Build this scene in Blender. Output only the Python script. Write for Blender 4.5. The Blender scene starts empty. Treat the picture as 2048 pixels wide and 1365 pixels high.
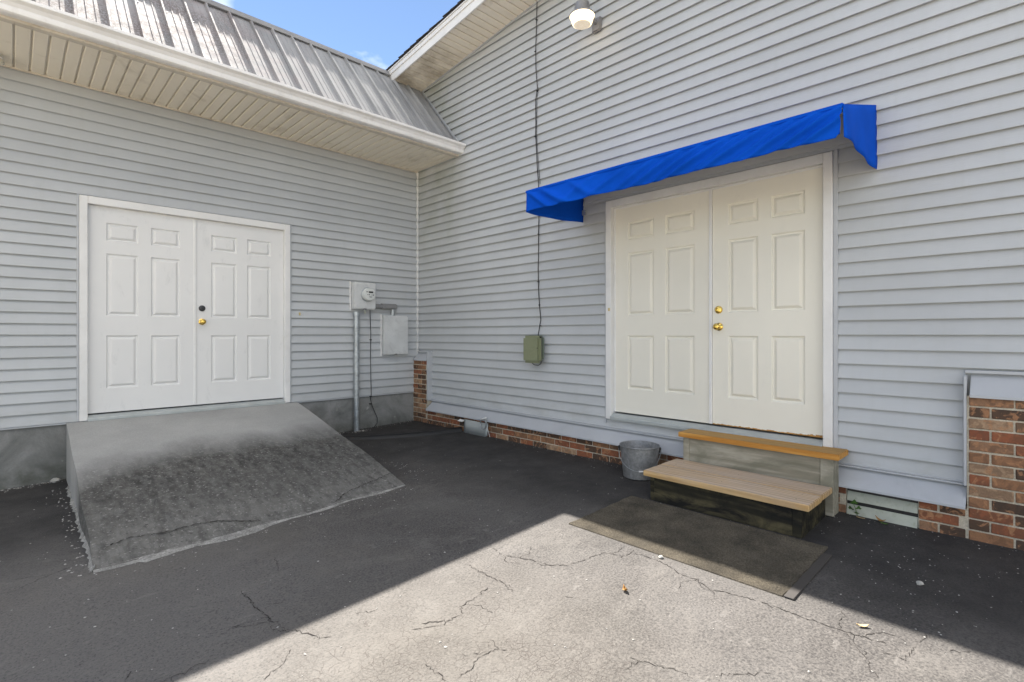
import bpy, bmesh, math, random
from mathutils import Vector, Matrix
random.seed(7)
scene = bpy.context.scene
col = scene.collection
R = math.radians

# ------------------------------------------------------------------ camera
cam_d = bpy.data.cameras.new('camera'); cam = bpy.data.objects.new('camera', cam_d); col.objects.link(cam)
cam.location = (-4.239, -6.321, 1.235)
cam.rotation_euler = (R(90), 0, R(45.83 - 90))
cam_d.sensor_width = 36.0; cam_d.lens = 36.0 * 1031.6 / 2048
cam_d.shift_y = -13.5 / 2048
cam_d.clip_start = 0.05; cam_d.clip_end = 2000
scene.camera = cam

# ------------------------------------------------------------------ world, sun, exposure
SUN = Vector((0.178, 0.757, 1.0)).normalized()
elev = math.asin(SUN.z); azim = math.atan2(SUN.x, SUN.y)
world = bpy.data.worlds.new('World'); scene.world = world; world.use_nodes = True
wn = world.node_tree; wn.nodes.clear()
w_out = wn.nodes.new('ShaderNodeOutputWorld'); w_bg = wn.nodes.new('ShaderNodeBackground')
sky = wn.nodes.new('ShaderNodeTexSky'); sky.sky_type = 'NISHITA'; sky.sun_disc = False
sky.sun_elevation = elev; sky.sun_rotation = azim
sky.air_density = 0.85; sky.dust_density = 0.0; sky.ozone_density = 1.0; sky.altitude = 50
w_bg.inputs['Strength'].default_value = 0.05
wn.links.new(w_bg.outputs[0], w_out.inputs[0])
# broken fair-weather cumulus over the whole sky: noise on a flat cloud layer
wtc = wn.nodes.new('ShaderNodeTexCoord'); wsep = wn.nodes.new('ShaderNodeSeparateXYZ')
wn.links.new(wtc.outputs['Generated'], wsep.inputs[0])
def wmath(op, a, b):
    nd = wn.nodes.new('ShaderNodeMath'); nd.operation = op
    for i, v in enumerate((a, b)):
        if isinstance(v, (int, float)): nd.inputs[i].default_value = v
        else: wn.links.new(v, nd.inputs[i])
    return nd.outputs[0]
wden = wmath('ADD', wmath('MAXIMUM', wsep.outputs[2], 0.0), 0.22)
wcmb = wn.nodes.new('ShaderNodeCombineXYZ')
CLOUD_OFF = (8.8, 15.2)
wn.links.new(wmath('ADD', wmath('DIVIDE', wsep.outputs[0], wden), CLOUD_OFF[0]), wcmb.inputs[0])
wn.links.new(wmath('ADD', wmath('DIVIDE', wsep.outputs[1], wden), CLOUD_OFF[1]), wcmb.inputs[1])
wno = wn.nodes.new('ShaderNodeTexNoise')
wno.inputs['Scale'].default_value = 1.15; wno.inputs['Detail'].default_value = 9; wno.inputs['Roughness'].default_value = 0.52
wr = wn.nodes.new('ShaderNodeMapRange'); wr.inputs['From Min'].default_value = 0.485; wr.inputs['From Max'].default_value = 0.62
wmx = wn.nodes.new('ShaderNodeMix'); wmx.data_type = 'RGBA'
wmx.inputs['B'].default_value = (16.0, 15.2, 14.0, 1)
wn.links.new(wcmb.outputs[0], wno.inputs['Vector']); wn.links.new(wno.outputs['Fac'], wr.inputs['Value'])
wn.links.new(wr.outputs[0], wmx.inputs['Factor']); wn.links.new(sky.outputs[0], wmx.inputs['A'])
wn.links.new(wmx.outputs['Result'], w_bg.inputs['Color'])

sd = bpy.data.lights.new('sun', 'SUN'); sd.energy = 4.0; sd.angle = R(0.53); sd.color = (1.0, 0.94, 0.86)
so = bpy.data.objects.new('sun', sd); col.objects.link(so); so.location = (5, 20, 25)
so.rotation_euler = SUN.to_track_quat('Z', 'Y').to_euler()

scene.view_settings.view_transform = 'Standard'; scene.view_settings.look = 'None'
scene.view_settings.gamma = 1.0; scene.view_settings.use_curve_mapping = False
scene.view_settings.exposure = 2.0
scene.render.engine = 'CYCLES'
scene.cycles.max_bounces = 6; scene.cycles.diffuse_bounces = 4

# ------------------------------------------------------------------ material helpers
class NT:
    def __init__(s, name):
        s.m = bpy.data.materials.new(name); s.m.use_nodes = True; s.t = s.m.node_tree
        s.b = s.t.nodes['Principled BSDF']
    def n(s, typ, **kw):
        nd = s.t.nodes.new(typ)
        for k, v in kw.items():
            if hasattr(nd, k): setattr(nd, k, v)
            else: nd.inputs[k].default_value = v
        return nd
    def l(s, a, b): s.t.links.new(a, b)
    def pos(s, scale=(1, 1, 1), off=(0, 0, 0)):
        g = s.n('ShaderNodeNewGeometry'); mp = s.n('ShaderNodeMapping')
        mp.inputs['Scale'].default_value = scale; mp.inputs['Location'].default_value = off
        s.l(g.outputs['Position'], mp.inputs['Vector']); return mp.outputs['Vector']
    def noise(s, scale, detail=4, rough=0.5, vec=None, dist=0.0):
        nd = s.n('ShaderNodeTexNoise'); nd.inputs['Scale'].default_value = scale
        nd.inputs['Detail'].default_value = detail; nd.inputs['Roughness'].default_value = rough
        nd.inputs['Distortion'].default_value = dist
        s.l(vec if vec is not None else s.pos(), nd.inputs['Vector']); return nd.outputs['Fac']
    def voro(s, scale, feature='F1', vec=None):
        nd = s.n('ShaderNodeTexVoronoi'); nd.feature = feature; nd.inputs['Scale'].default_value = scale
        s.l(vec if vec is not None else s.pos(), nd.inputs['Vector']); return nd.outputs['Distance']
    def ramp(s, fac, p0, p1, c0=0.0, c1=1.0, interp='LINEAR'):
        nd = s.n('ShaderNodeMapRange'); nd.inputs['From Min'].default_value = p0; nd.inputs['From Max'].default_value = p1
        nd.inputs['To Min'].default_value = c0; nd.inputs['To Max'].default_value = c1
        s.l(fac, nd.inputs['Value']); return nd.outputs['Result']
    def math(s, op, a, b=None, c=None):
        nd = s.n('ShaderNodeMath', operation=op)
        for i, v in enumerate((a, b, c)):
            if v is None: continue
            if isinstance(v, (int, float)): nd.inputs[i].default_value = v
            else: s.l(v, nd.inputs[i])
        return nd.outputs[0]
    def mix(s, fac, a, b, blend='MIX'):
        nd = s.n('ShaderNodeMix'); nd.data_type = 'RGBA'; nd.blend_type = blend
        for key, v in (('Factor', fac), ('A', a), ('B', b)):
            i = nd.inputs[key] if key != 'Factor' else nd.inputs[0]
            if key != 'Factor': i = [q for q in nd.inputs if q.name == key and q.type == 'RGBA'][0]
            if isinstance(v, (int, float)): i.default_value = v
            elif isinstance(v, tuple): i.default_value = (*v[:3], 1)
            else: s.l(v, i)
        return [q for q in nd.outputs if q.type == 'RGBA'][0]
    def xyz(s):
        g = s.n('ShaderNodeNewGeometry'); x = s.n('ShaderNodeSeparateXYZ'); s.l(g.outputs['Position'], x.inputs[0]); return x.outputs
    def bump(s, h, strength=0.3, dist=0.01):
        nd = s.n('ShaderNodeBump'); nd.inputs['Strength'].default_value = strength; nd.inputs['Distance'].default_value = dist
        s.l(h, nd.inputs['Height']); s.l(nd.outputs[0], s.b.inputs['Normal'])
    def col(s, c):
        i = s.b.inputs['Base Color']
        if isinstance(c, tuple): i.default_value = (*c[:3], 1)
        else: s.l(c, i)
    def rm(s, rough, metal=0.0, spec=None):
        if isinstance(rough, (int, float)): s.b.inputs['Roughness'].default_value = rough
        else: s.l(rough, s.b.inputs['Roughness'])
        s.b.inputs['Metallic'].default_value = metal
        if spec is not None: s.b.inputs['Specular IOR Level'].default_value = spec

def simple(name, c, rough=0.5, metal=0.0, var=0.12, vs=4.0, fine=0.0, fs=120, bump=0.0, spec=None, dirt=None, dirt_amt=0.0):
    t = NT(name)
    f = t.ramp(t.noise(vs, 5, 0.6), 0.3, 0.7, 1 - var, 1 + var)
    comb = t.n('ShaderNodeCombineXYZ'); [t.l(f, comb.inputs[i]) for i in range(3)]
    cc = t.mix(1.0, c, comb.outputs[0], 'MULTIPLY')
    if fine:
        ff = t.ramp(t.noise(fs, 3, 0.7), 0.3, 0.7, 1 - fine, 1 + fine)
        cb = t.n('ShaderNodeCombineXYZ'); [t.l(ff, cb.inputs[i]) for i in range(3)]
        cc = t.mix(1.0, cc, cb.outputs[0], 'MULTIPLY')
    if dirt:
        dm = t.ramp(t.noise(vs * 1.7, 8, 0.7, dist=0.6), 0.52, 0.72, 0, dirt_amt)
        cc = t.mix(dm, cc, dirt)
    t.col(cc); t.rm(rough, metal, spec)
    if bump: t.bump(t.noise(fs, 4, 0.6), bump, 0.004)
    return t.m

# siding vinyl: faint wood-grain emboss, weathering, water marks
def siding_mat():
    t = NT('vinyl_siding')
    big = t.ramp(t.noise(0.9, 4, 0.6), 0.3, 0.7, 0.93, 1.06)
    cb = t.n('ShaderNodeCombineXYZ'); [t.l(big, cb.inputs[i]) for i in range(3)]
    oi = t.n('ShaderNodeObjectInfo'); pv = t.ramp(oi.outputs['Random'], 0, 1, 0.965, 1.035)
    big = t.math('MULTIPLY', big, pv); cb = t.n('ShaderNodeCombineXYZ'); [t.l(big, cb.inputs[i]) for i in range(3)]
    c = t.mix(1.0, (0.475, 0.496, 0.516), cb.outputs[0], 'MULTIPLY')
    streak = t.noise(3.0, 6, 0.65, t.pos((5, 5, 0.5)))
    c = t.mix(t.ramp(streak, 0.5, 0.8, 0, 0.16), c, (0.36, 0.37, 0.33))
    # mildew film on the wall area near the inside corner, under the gutter outlet
    x, y, z = t.xyz()
    near = t.math('MULTIPLY', t.ramp(y, -1.15, -0.75, 0, 1), t.ramp(z, 1.9, 3.2, 0, 1))
    onr = t.ramp(x, -0.06, -0.03, 0, 1)
    mm = t.math('MULTIPLY', t.math('MULTIPLY', near, onr), t.ramp(t.noise(2.3, 6, 0.6), 0.35, 0.62, 0, 0.55))
    c = t.mix(mm, c, (0.27, 0.28, 0.22))
    splash = t.math('MULTIPLY', t.ramp(z, 0.75, 0.35), t.ramp(t.noise(3.2, 6, 0.65, t.pos((1, 1, 2.5))), 0.42, 0.68, 0, 0.35))
    c = t.mix(splash, c, (0.31, 0.31, 0.28))
    spots = t.ramp(t.noise(38, 2, 0.5), 0.78, 0.82, 0, 0.5)
    c = t.mix(spots, c, (0.2, 0.19, 0.17))
    t.col(c); t.rm(0.48, 0, 0.35)
    t.bump(t.math('ADD', t.noise(60, 3, 0.5, t.pos((0.25, 0.25, 2.0))), t.math('MULTIPLY', t.noise(2.2, 2, 0.5), 3.0)), 0.12, 0.006)
    return t.m

def asphalt_mat():
    t = NT('asphalt')
    p = t.pos()
    base = t.mix(t.ramp(t.noise(1.3, 7, 0.65, p, 0.6), 0.36, 0.66), (0.058, 0.055, 0.053), (0.105, 0.10, 0.096))
    # scuffed, dusty streaks
    dust = t.math('MULTIPLY', t.ramp(t.noise(2.6, 7, 0.62, t.pos((0.7, 1.3, 1)), 0.8), 0.52, 0.70), 0.6)
    base = t.mix(dust, base, (0.155, 0.146, 0.136))
    xw = t.xyz()[0]
    base = t.mix(t.math('MULTIPLY', t.ramp(t.math('ADD', xw, t.math('MULTIPLY', t.noise(1.1, 4, 0.6, p), 1.0)), -1.9, -3.0), 0.6), base, (0.155, 0.150, 0.146))
    # shade along the gable wall and in the corner, painted into the colour
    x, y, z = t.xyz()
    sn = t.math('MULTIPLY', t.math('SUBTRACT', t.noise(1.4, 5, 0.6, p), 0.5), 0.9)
    wall_shade = t.math('MAXIMUM', t.ramp(t.math('ADD', x, sn), -1.75, -0.95), t.ramp(t.math('ADD', y, sn), -2.6, -1.5))
    # aggregate
    ag = t.voro(120, 'F1', p)
    agn = t.noise(95, 3, 0.65, p)
    base = t.mix(t.ramp(agn, 0.42, 0.70, 0, 0.75), base, (0.165, 0.153, 0.142))
    base = t.mix(t.ramp(agn, 0.44, 0.30, 0, 0.7), base, (0.030, 0.028, 0.027))
    base = t.mix(t.ramp(ag, 0.0, 0.30, 0.6, 0.0), base, (0.030, 0.028, 0.027))
    scuff = t.ramp(t.noise(11, 6, 0.7, t.pos((0.8, 1.6, 1), (4, 2, 0)), 1.0), 0.58, 0.70, 0, 0.55)
    base = t.mix(scuff, base, (0.20, 0.19, 0.18))
    # rare pale grains
    gr = t.math('MULTIPLY', t.ramp(t.noise(75, 2, 0.5, p), 0.76, 0.79), 0.8)
    base = t.mix(gr, base, (0.22, 0.21, 0.2))
    base = t.mix(t.math('MULTIPLY', wall_shade, t.ramp(t.noise(5, 6, 0.65, p), 0.3, 0.75, 0.92, 0.55)), base, (0.026, 0.025, 0.0255))
    # map cracking, in worn areas only
    wob = t.n('ShaderNodeTexNoise'); wob.inputs['Scale'].default_value = 9; wob.inputs['Detail'].default_value = 4
    t.l(p, wob.inputs['Vector'])
    vm = t.n('ShaderNodeVectorMath', operation='MULTIPLY_ADD'); vm.inputs[1].default_value = (0.10, 0.10, 0.0)
    t.l(wob.outputs['Color'], vm.inputs[0]); t.l(p, vm.inputs[2])
    e1 = t.voro(20, 'DISTANCE_TO_EDGE', vm.outputs[0]); e2 = t.voro(52, 'DISTANCE_TO_EDGE', vm.outputs[0])
    dx = t.math('ADD', x, 3.05); dy = t.math('ADD', y, 4.75)
    dd = t.math('SQRT', t.math('ADD', t.math('MULTIPLY', dx, dx), t.math('MULTIPLY', dy, dy)))
    zone = t.math('MAXIMUM', t.ramp(dd, 0.35, 1.15, 1.0, 0.0), t.ramp(t.noise(0.9, 3, 0.5, p), 0.6, 0.72, 0, 0.7))
    brk = t.ramp(t.noise(7, 4, 0.6, p), 0.42, 0.6)
    c1 = t.math('MULTIPLY', t.ramp(e1, 0.0, 0.035, 1, 0), t.math('MULTIPLY', zone, brk))
    c2 = t.math('MULTIPLY', t.ramp(e2, 0.0, 0.05, 0.8, 0), t.math('MULTIPLY', zone, t.ramp(t.noise(5, 3, 0.6, p), 0.45, 0.6)))
    ck = t.math('MAXIMUM', c1, c2)
    base = t.mix(t.math('MULTIPLY', zone, 0.35), base, (0.13, 0.117, 0.098))
    base = t.mix(t.math('MULTIPLY', ck, 0.42), base, (0.03, 0.016, 0.014))
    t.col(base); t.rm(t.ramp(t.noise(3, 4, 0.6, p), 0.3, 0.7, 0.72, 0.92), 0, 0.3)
    h = t.math('ADD', t.math('MULTIPLY', agn, 1.4), t.math('MULTIPLY', t.noise(26, 4, 0.55, p), 0.9))
    h = t.math('SUBTRACT', h, t.math('MULTIPLY', ck, 1.2))
    t.bump(h, 0.5, 0.005)
    return t.m

def concrete_mat(name, stain=False):
    t = NT(name)
    p = t.pos()
    c = t.mix(t.ramp(t.noise(1.6, 6, 0.6, p), 0.3, 0.7), (0.34, 0.34, 0.335), (0.46, 0.46, 0.45))
    c = t.mix(t.ramp(t.noise(90, 3, 0.6, p), 0.35, 0.7, 0, 0.35), c, (0.22, 0.22, 0.21))
    if stain:
        x, y, z = t.xyz()
        yy = t.math('ADD', y, t.math('MULTIPLY', t.math('SUBTRACT', t.noise(1.7, 6, 0.6, t.pos((1.2, 0.55, 0))), 0.5), 0.55))
        edge = t.ramp(x, -3.9, -3.2, -0.28, 0.0)      # the bare area runs lower along the outer edge
        m = t.ramp(t.math('SUBTRACT', yy, edge), -1.32, -0.80, 1, 0)
        rough_n = t.noise(20, 7, 0.75, t.pos((1.0, 0.55, 1)))
        patch = t.ramp(t.noise(5.5, 6, 0.66, t.pos((2.2, 0.55, 1))), 0.40, 0.66)
        low = t.ramp(t.math('ADD', y, t.math('MULTIPLY', t.noise(3, 5, 0.6, p), 0.7)), -2.05, -1.15, 0.75, 0.0)
        lime = t.ramp(rough_n, 0.42, 0.68)
        dark = t.mix(t.math('MAXIMUM', t.math('MULTIPLY', patch, 0.55), low), (0.024, 0.022, 0.020), (0.165, 0.16, 0.148))
        strk = t.ramp(t.noise(3.2, 6, 0.7, t.pos((4.2, 0.75, 1), (2, 5, 0))), 0.44, 0.60)
        dark = t.mix(t.math('MULTIPLY', strk, 0.55), dark, (0.019, 0.018, 0.016))
        dark = t.mix(t.math('MULTIPLY', lime, 0.45), dark, (0.25, 0.247, 0.235))
        pit = t.ramp(t.noise(48, 3, 0.6, p), 0.60, 0.68, 0, 0.8)
        dark = t.mix(pit, dark, (0.3, 0.295, 0.28))
        drk = t.ramp(t.noise(34, 3, 0.6, t.pos((1, 0.6, 1))), 0.62, 0.7, 0, 0.7)
        dark = t.mix(drk, dark, (0.03, 0.03, 0.03))
        c = t.mix(t.math('MULTIPLY', m, 0.93), c, dark)
    else:
        c = t.mix(0.45, c, (0.13, 0.135, 0.132))
        c = t.mix(t.ramp(t.noise(2.4, 7, 0.65, p, 0.8), 0.42, 0.70, 0, 0.8), c, (0.10, 0.105, 0.10))
        c = t.mix(t.ramp(t.noise(7, 5, 0.6, p), 0.66, 0.7, 0, 0.5), c, (0.44, 0.43, 0.41))
        x, y, z = t.xyz()
        c = t.mix(t.math('MULTIPLY', t.ramp(z, 0.14, -0.02, 0, 0.7), t.ramp(t.noise(6, 5, 0.6, p), 0.3, 0.6)), c, (0.075, 0.08, 0.062))
    t.col(c); t.rm(0.88, 0, 0.25)
    t.bump(t.math('ADD', t.noise(120, 4, 0.6, p), t.math('MULTIPLY', t.noise(14, 4, 0.6, p), 1.2)), 0.35, 0.004)
    return t.m

def roof_metal_mat():
    t = NT('galvanised_roof_sheet')
    p = t.pos()
    c = t.mix(t.ramp(t.noise(2.0, 5, 0.6, t.pos((3, 0.6, 0.6))), 0.3, 0.7), (0.26, 0.265, 0.272), (0.37, 0.372, 0.378))
    x, y, z = t.xyz()
    # lichen and corroded coating, heaviest toward the outer (far from the gable) bays
    zone = t.math('MULTIPLY', t.ramp(x, -2.0, -3.0, 0.0, 1.0), t.ramp(t.noise(2.4, 3, 0.5, t.pos((1, 0.5, 0.5))), 0.36, 0.52))
    sp = t.ramp(t.noise(70, 4, 0.65, t.pos((1, 0.75, 0.75))), 0.44, 0.52)
    c = t.mix(t.math('MULTIPLY', t.ramp(t.noise(5, 4, 0.6, p), 0.4, 0.65, 0, 0.55), t.ramp(x, -1.4, -2.8, 0.1, 1.0)), c, (0.34, 0.285, 0.285))
    c = t.mix(t.math('MULTIPLY', t.math('MULTIPLY', zone, sp), 0.75), c, (0.15, 0.125, 0.118))
    few = t.ramp(t.noise(45, 3, 0.6, p), 0.70, 0.74, 0, 0.8)
    c = t.mix(few, c, (0.2, 0.17, 0.15))
    t.col(c); t.rm(t.ramp(t.noise(12, 4, 0.6, p), 0.3, 0.7, 0.60, 0.78), 0.05, 0.14)
    t.bump(t.noise(3.0, 3, 0.5, t.pos((3, 0.6, 0.6))), 0.12, 0.02)
    return t.m

def soffit_mat():
    t = NT('cream_soffit_vinyl')
    p = t.pos()
    c = t.mix(t.ramp(t.noise(1.5, 4, 0.6, p), 0.3, 0.7), (0.76, 0.70, 0.59), (0.82, 0.765, 0.66))
    c = t.mix(t.ramp(t.noise(2.6, 6, 0.65, p, 0.6), 0.56, 0.76, 0, 0.55), c, (0.36, 0.30, 0.21))
    x, y, z = t.xyz()
    # browner patches low on the rake soffit
    st = t.math('MULTIPLY', t.ramp(z, 4.5, 4.6), t.math('MULTIPLY', t.ramp(y, -1.25, -0.85, 0, 1), t.ramp(t.noise(3.6, 5, 0.6, p), 0.38, 0.62)))
    c = t.mix(t.math('MULTIPLY', st, 0.6), c, (0.22, 0.165, 0.10))
    t.col(c); t.rm(0.5, 0, 0.35)
    t.bump(t.noise(90, 3, 0.5, p), 0.08, 0.002)
    return t.m

def brick_mat():
    t = NT('mottled_brick')
    oi = t.n('ShaderNodeObjectInfo')
    r = t.n('ShaderNodeValToRGB'); cr = r.color_ramp; cr.interpolation = 'CONSTANT'
    cols = [(0.0, (0.30, 0.105, 0.052)), (0.14, (0.085, 0.055, 0.038)), (0.30, (0.31, 0.16, 0.085)), (0.44, (0.068, 0.048, 0.036)),
            (0.56, (0.42, 0.285, 0.18)), (0.68, (0.25, 0.085, 0.045)), (0.80, (0.17, 0.11, 0.07)), (0.90, (0.30, 0.17, 0.10))]
    while len(cr.elements) < len(cols): cr.elements.new(0.5)
    for e, (pp, cc) in zip(cr.elements, cols): e.position = pp; e.color = (*cc, 1)
    t.l(oi.outputs['Random'], r.inputs['Fac'])
    p = t.pos()
    blot = t.ramp(t.noise(11, 4, 0.6, p, 1.2), 0.44, 0.56)
    c = t.mix(t.math('MULTIPLY', blot, 0.5), r.outputs['Color'], (0.12, 0.066, 0.042))
    c = t.mix(t.ramp(t.noise(16, 3, 0.6, t.pos((1, 1, 1), (3, 1, 7)), 0.9), 0.55, 0.62, 0, 0.7), c, (0.46, 0.235, 0.12))
    c = t.mix(t.ramp(t.noise(120, 3, 0.6, p), 0.4, 0.75, 0, 0.4), c, (0.12, 0.07, 0.05))
    t.col(c); t.rm(0.85, 0, 0.3)
    t.bump(t.math('ADD', t.noise(140, 4, 0.65, p), t.noise(28, 3, 0.6, p)), 0.5, 0.004)
    return t.m

def wood_mat(name, ca, cb, cdirt=None, dirt=0.0, grain=1.0, rough=0.75, d0=0.42, top=None):
    t = NT(name)
    oi = t.n('ShaderNodeObjectInfo')
    g = t.n('ShaderNodeNewGeometry'); av = t.n('ShaderNodeVectorMath', operation='MULTIPLY_ADD')
    av.inputs[1].default_value = (7.0, 3.0, 11.0); cbn = t.n('ShaderNodeCombineXYZ')
    [t.l(oi.outputs['Random'], cbn.inputs[i]) for i in range(3)]
    t.l(cbn.outputs[0], av.inputs[0]); t.l(g.outputs['Position'], av.inputs[2])
    mp = t.n('ShaderNodeMapping'); mp.inputs['Scale'].default_value = (1.0, 0.06, 1.0); t.l(av.outputs[0], mp.inputs['Vector'])
    n1 = t.noise(26, 4, 0.6, mp.outputs[0], 1.5); n2 = t.noise(120, 3, 0.6, mp.outputs[0])
    wv = t.n('ShaderNodeTexWave'); wv.bands_direction = 'X'; wv.inputs['Scale'].default_value = 9
    wv.inputs['Distortion'].default_value = 9; wv.inputs['Detail'].default_value = 3; wv.inputs['Detail Scale'].default_value = 1.2
    t.l(mp.outputs[0], wv.inputs['Vector'])
    f = t.math('ADD', t.math('MULTIPLY', wv.outputs['Fac'], 0.55), t.math('MULTIPLY', n1, 0.45))
    c = t.mix(t.ramp(f, 0.25, 0.75), ca, cb)
    c = t.mix(t.ramp(n2, 0.55, 0.8, 0, 0.35 * grain), c, tuple(v * 0.35 for v in ca))
    if top:
        gg = t.n('ShaderNodeNewGeometry'); sx = t.n('ShaderNodeSeparateXYZ'); t.l(gg.outputs['Normal'], sx.inputs[0])
        tw = t.math('MULTIPLY', t.ramp(sx.outputs[2], 0.5, 0.8), t.ramp(t.noise(3.5, 5, 0.6, t.pos((1, 0.5, 1))), 0.3, 0.65, 0.45, 0.9))
        tc = t.mix(t.ramp(f, 0.2, 0.8), tuple(v * 0.8 for v in top), tuple(v * 1.15 for v in top))
        c = t.mix(tw, c, tc)
    if cdirt:
        c = t.mix(t.ramp(t.noise(5, 6, 0.65, t.pos((1, 0.45, 1.2)), 0.8), d0, d0 + 0.2, 0, dirt), c, cdirt)
    t.col(c); t.rm(rough, 0, 0.3)
    t.bump(t.math('ADD', t.math('MULTIPLY', n2, 0.7), f), 0.3 * grain, 0.003)
    return t.m

def door_mat(name, c, scuff):
    t = NT(name)
    p = t.pos()
    b = t.mix(t.ramp(t.noise(1.3, 4, 0.6, p), 0.3, 0.7), tuple(v * 0.95 for v in c), c)
    b = t.mix(t.ramp(t.noise(9, 7, 0.72, t.pos((1, 1, 0.35)), 0.3), 0.58, 0.74, 0, scuff * 0.6), b, (0.45, 0.46, 0.47))
    b = t.mix(t.ramp(t.noise(48, 3, 0.6, p), 0.74, 0.78, 0, 0.6 * min(1, scuff * 2)), b, (0.3, 0.3, 0.3))
    t.col(b); t.rm(0.42, 0, 0.4)
    t.bump(t.noise(45, 3, 0.5, t.pos((1, 1, 0.12))), 0.05, 0.003)
    return t.m

M = {}
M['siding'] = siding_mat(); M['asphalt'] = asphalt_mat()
M['concrete'] = concrete_mat('foundation_concrete'); M['ramp'] = concrete_mat('ramp_concrete', True)
M['roof'] = roof_metal_mat(); M['soffit'] = soffit_mat(); M['brick'] = brick_mat()
M['mortar'] = simple('mortar', (0.50, 0.45, 0.36), 0.95, var=0.2, vs=9, fine=0.25, bump=0.5)
M['white'] = simple('white_trim_paint', (0.74, 0.74, 0.735), 0.45, var=0.05, dirt=(0.5, 0.47, 0.42), dirt_amt=0.25, vs=3)
M['trimgrey'] = simple('grey_trim_metal', (0.45, 0.468, 0.495), 0.42, var=0.06, vs=2, dirt=(0.3, 0.31, 0.32), dirt_amt=0.25)
M['door_a'] = door_mat('scuffed_white_door', (0.76, 0.76, 0.755), 0.6)
M['door_b'] = door_mat('white_door', (0.80, 0.778, 0.695), 0.16)
M['gutter'] = simple('white_gutter', (0.79, 0.785, 0.78), 0.38, var=0.05, dirt=(0.45, 0.4, 0.34), dirt_amt=0.3, vs=4)
M['fascia_shade'] = simple('cream_trim', (0.58, 0.53, 0.45), 0.5, var=0.08, dirt=(0.3, 0.25, 0.19), dirt_amt=0.4)
M['shingle'] = simple('dark_shingle', (0.045, 0.042, 0.042), 0.95, var=0.3, vs=8, fine=0.4, fs=200, bump=0.6)
M['roofdeck'] = simple('flat_roof_felt', (0.12, 0.12, 0.12), 0.9)
M['canvas'] = None
M['brass'] = simple('polished_brass', (0.72, 0.50, 0.13), 0.18, 1.0, var=0.1, vs=30)
M['darkmetal'] = simple('tarnished_dark_metal', (0.06, 0.06, 0.062), 0.4, 0.6, var=0.2, vs=30)
M['galv'] = simple('galvanised_steel', (0.40, 0.43, 0.45), 0.42, 0.65, var=0.22, vs=14, fine=0.15, fs=60, dirt=(0.2, 0.2, 0.2), dirt_amt=0.4)
M['meterbox'] = simple('painted_grey_enclosure', (0.60, 0.615, 0.62), 0.35, 0.1, var=0.1, vs=4, dirt=(0.34, 0.35, 0.36), dirt_amt=0.5)
M['fitting'] = simple('cast_grey_fitting', (0.24, 0.24, 0.245), 0.5, 0.3, var=0.15, vs=10)
M['dial'] = simple('meter_dial_plate', (0.62, 0.64, 0.63), 0.3, var=0.04)
M['black'] = simple('black_rubber', (0.012, 0.012, 0.013), 0.55, var=0.2)
M['green'] = simple('olive_green_plastic', (0.205, 0.225, 0.135), 0.45, var=0.07, vs=3, bump=0.1)
M['greengrey'] = simple('weathered_green_plastic', (0.19, 0.23, 0.18), 0.5, var=0.08, vs=3)
M['bucket'] = simple('dull_galvanised_pail', (0.27, 0.275, 0.28), 0.5, 0.45, var=0.35, vs=9, fine=0.2, fs=50, dirt=(0.36, 0.35, 0.33), dirt_amt=0.5, bump=0.15)
M['mat'] = simple('ribbed_brown_matting', (0.080, 0.068, 0.049), 0.95, var=0.4, vs=6, fine=0.5, fs=110, dirt=(0.13, 0.115, 0.09), dirt_amt=0.4, bump=0.6)
M['mat_edge'] = simple('mat_vinyl_edge', (0.05, 0.045, 0.042), 0.7, var=0.15)
M['crack'] = simple('open_crack', (0.024, 0.021, 0.019), 1.0, var=0.2)
M['cement'] = simple('crumbled_cement', (0.27, 0.265, 0.25), 0.95, var=0.35, vs=12, fine=0.4, fs=90, bump=0.6)
M['fleck'] = simple('pale_flecks', (0.38, 0.37, 0.35), 0.9, var=0.4, vs=25)
M['leafdry'] = simple('dry_leaf', (0.34, 0.17, 0.04), 0.8, var=0.3, vs=40)
M['leafpale'] = simple('pale_dry_leaf', (0.45, 0.32, 0.17), 0.8, var=0.3, vs=40)
M['leafgreen'] = simple('green_leaf', (0.06, 0.14, 0.025), 0.6, var=0.3, vs=40)
M['stone'] = simple('pale_stone', (0.42, 0.41, 0.38), 0.9, var=0.2, vs=30, bump=0.4)
M['wood_gold'] = wood_mat('amber_treated_wood', (0.46, 0.205, 0.04), (0.62, 0.33, 0.085), top=(0.38, 0.25, 0.10))
M['wood_pale'] = wood_mat('pale_weathered_pine', (0.46, 0.28, 0.11), (0.66, 0.46, 0.23), (0.40, 0.33, 0.27), 0.3, grain=1.6, top=(0.55, 0.455, 0.375))
M['wood_grey'] = wood_mat('grey_weathered_wood', (0.24, 0.22, 0.17), (0.38, 0.355, 0.29), (0.14, 0.14, 0.10), 0.6)
M['wood_moss'] = wood_mat('mossy_dark_wood', (0.024, 0.022, 0.012), (0.10, 0.085, 0.045), (0.008, 0.0078, 0.007), 1.0, grain=1.6, d0=0.36)
M['louver'] = simple('greenish_white_paint', (0.40, 0.42, 0.355), 0.5, var=0.12, vs=9, dirt=(0.2, 0.22, 0.13), dirt_amt=0.6)
M['platemetal'] = simple('dull_zinc_sheet', (0.44, 0.47, 0.47), 0.45, 0.3, var=0.1, vs=6)
M['rust'] = simple('rusty_edge', (0.42, 0.22, 0.07), 0.85, var=0.35, vs=30)
M['gravel'] = simple('bounce_gravel', (0.47, 0.42, 0.335), 0.95, var=0.15, vs=2, fine=0.3, fs=60, bump=0.6)
M['capmetal'] = simple('dull_grey_cap', (0.24, 0.24, 0.245), 0.6, 0.2, var=0.15, vs=5)
M['tape'] = simple('yellowed_tape', (0.62, 0.5, 0.24), 0.6)

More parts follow.
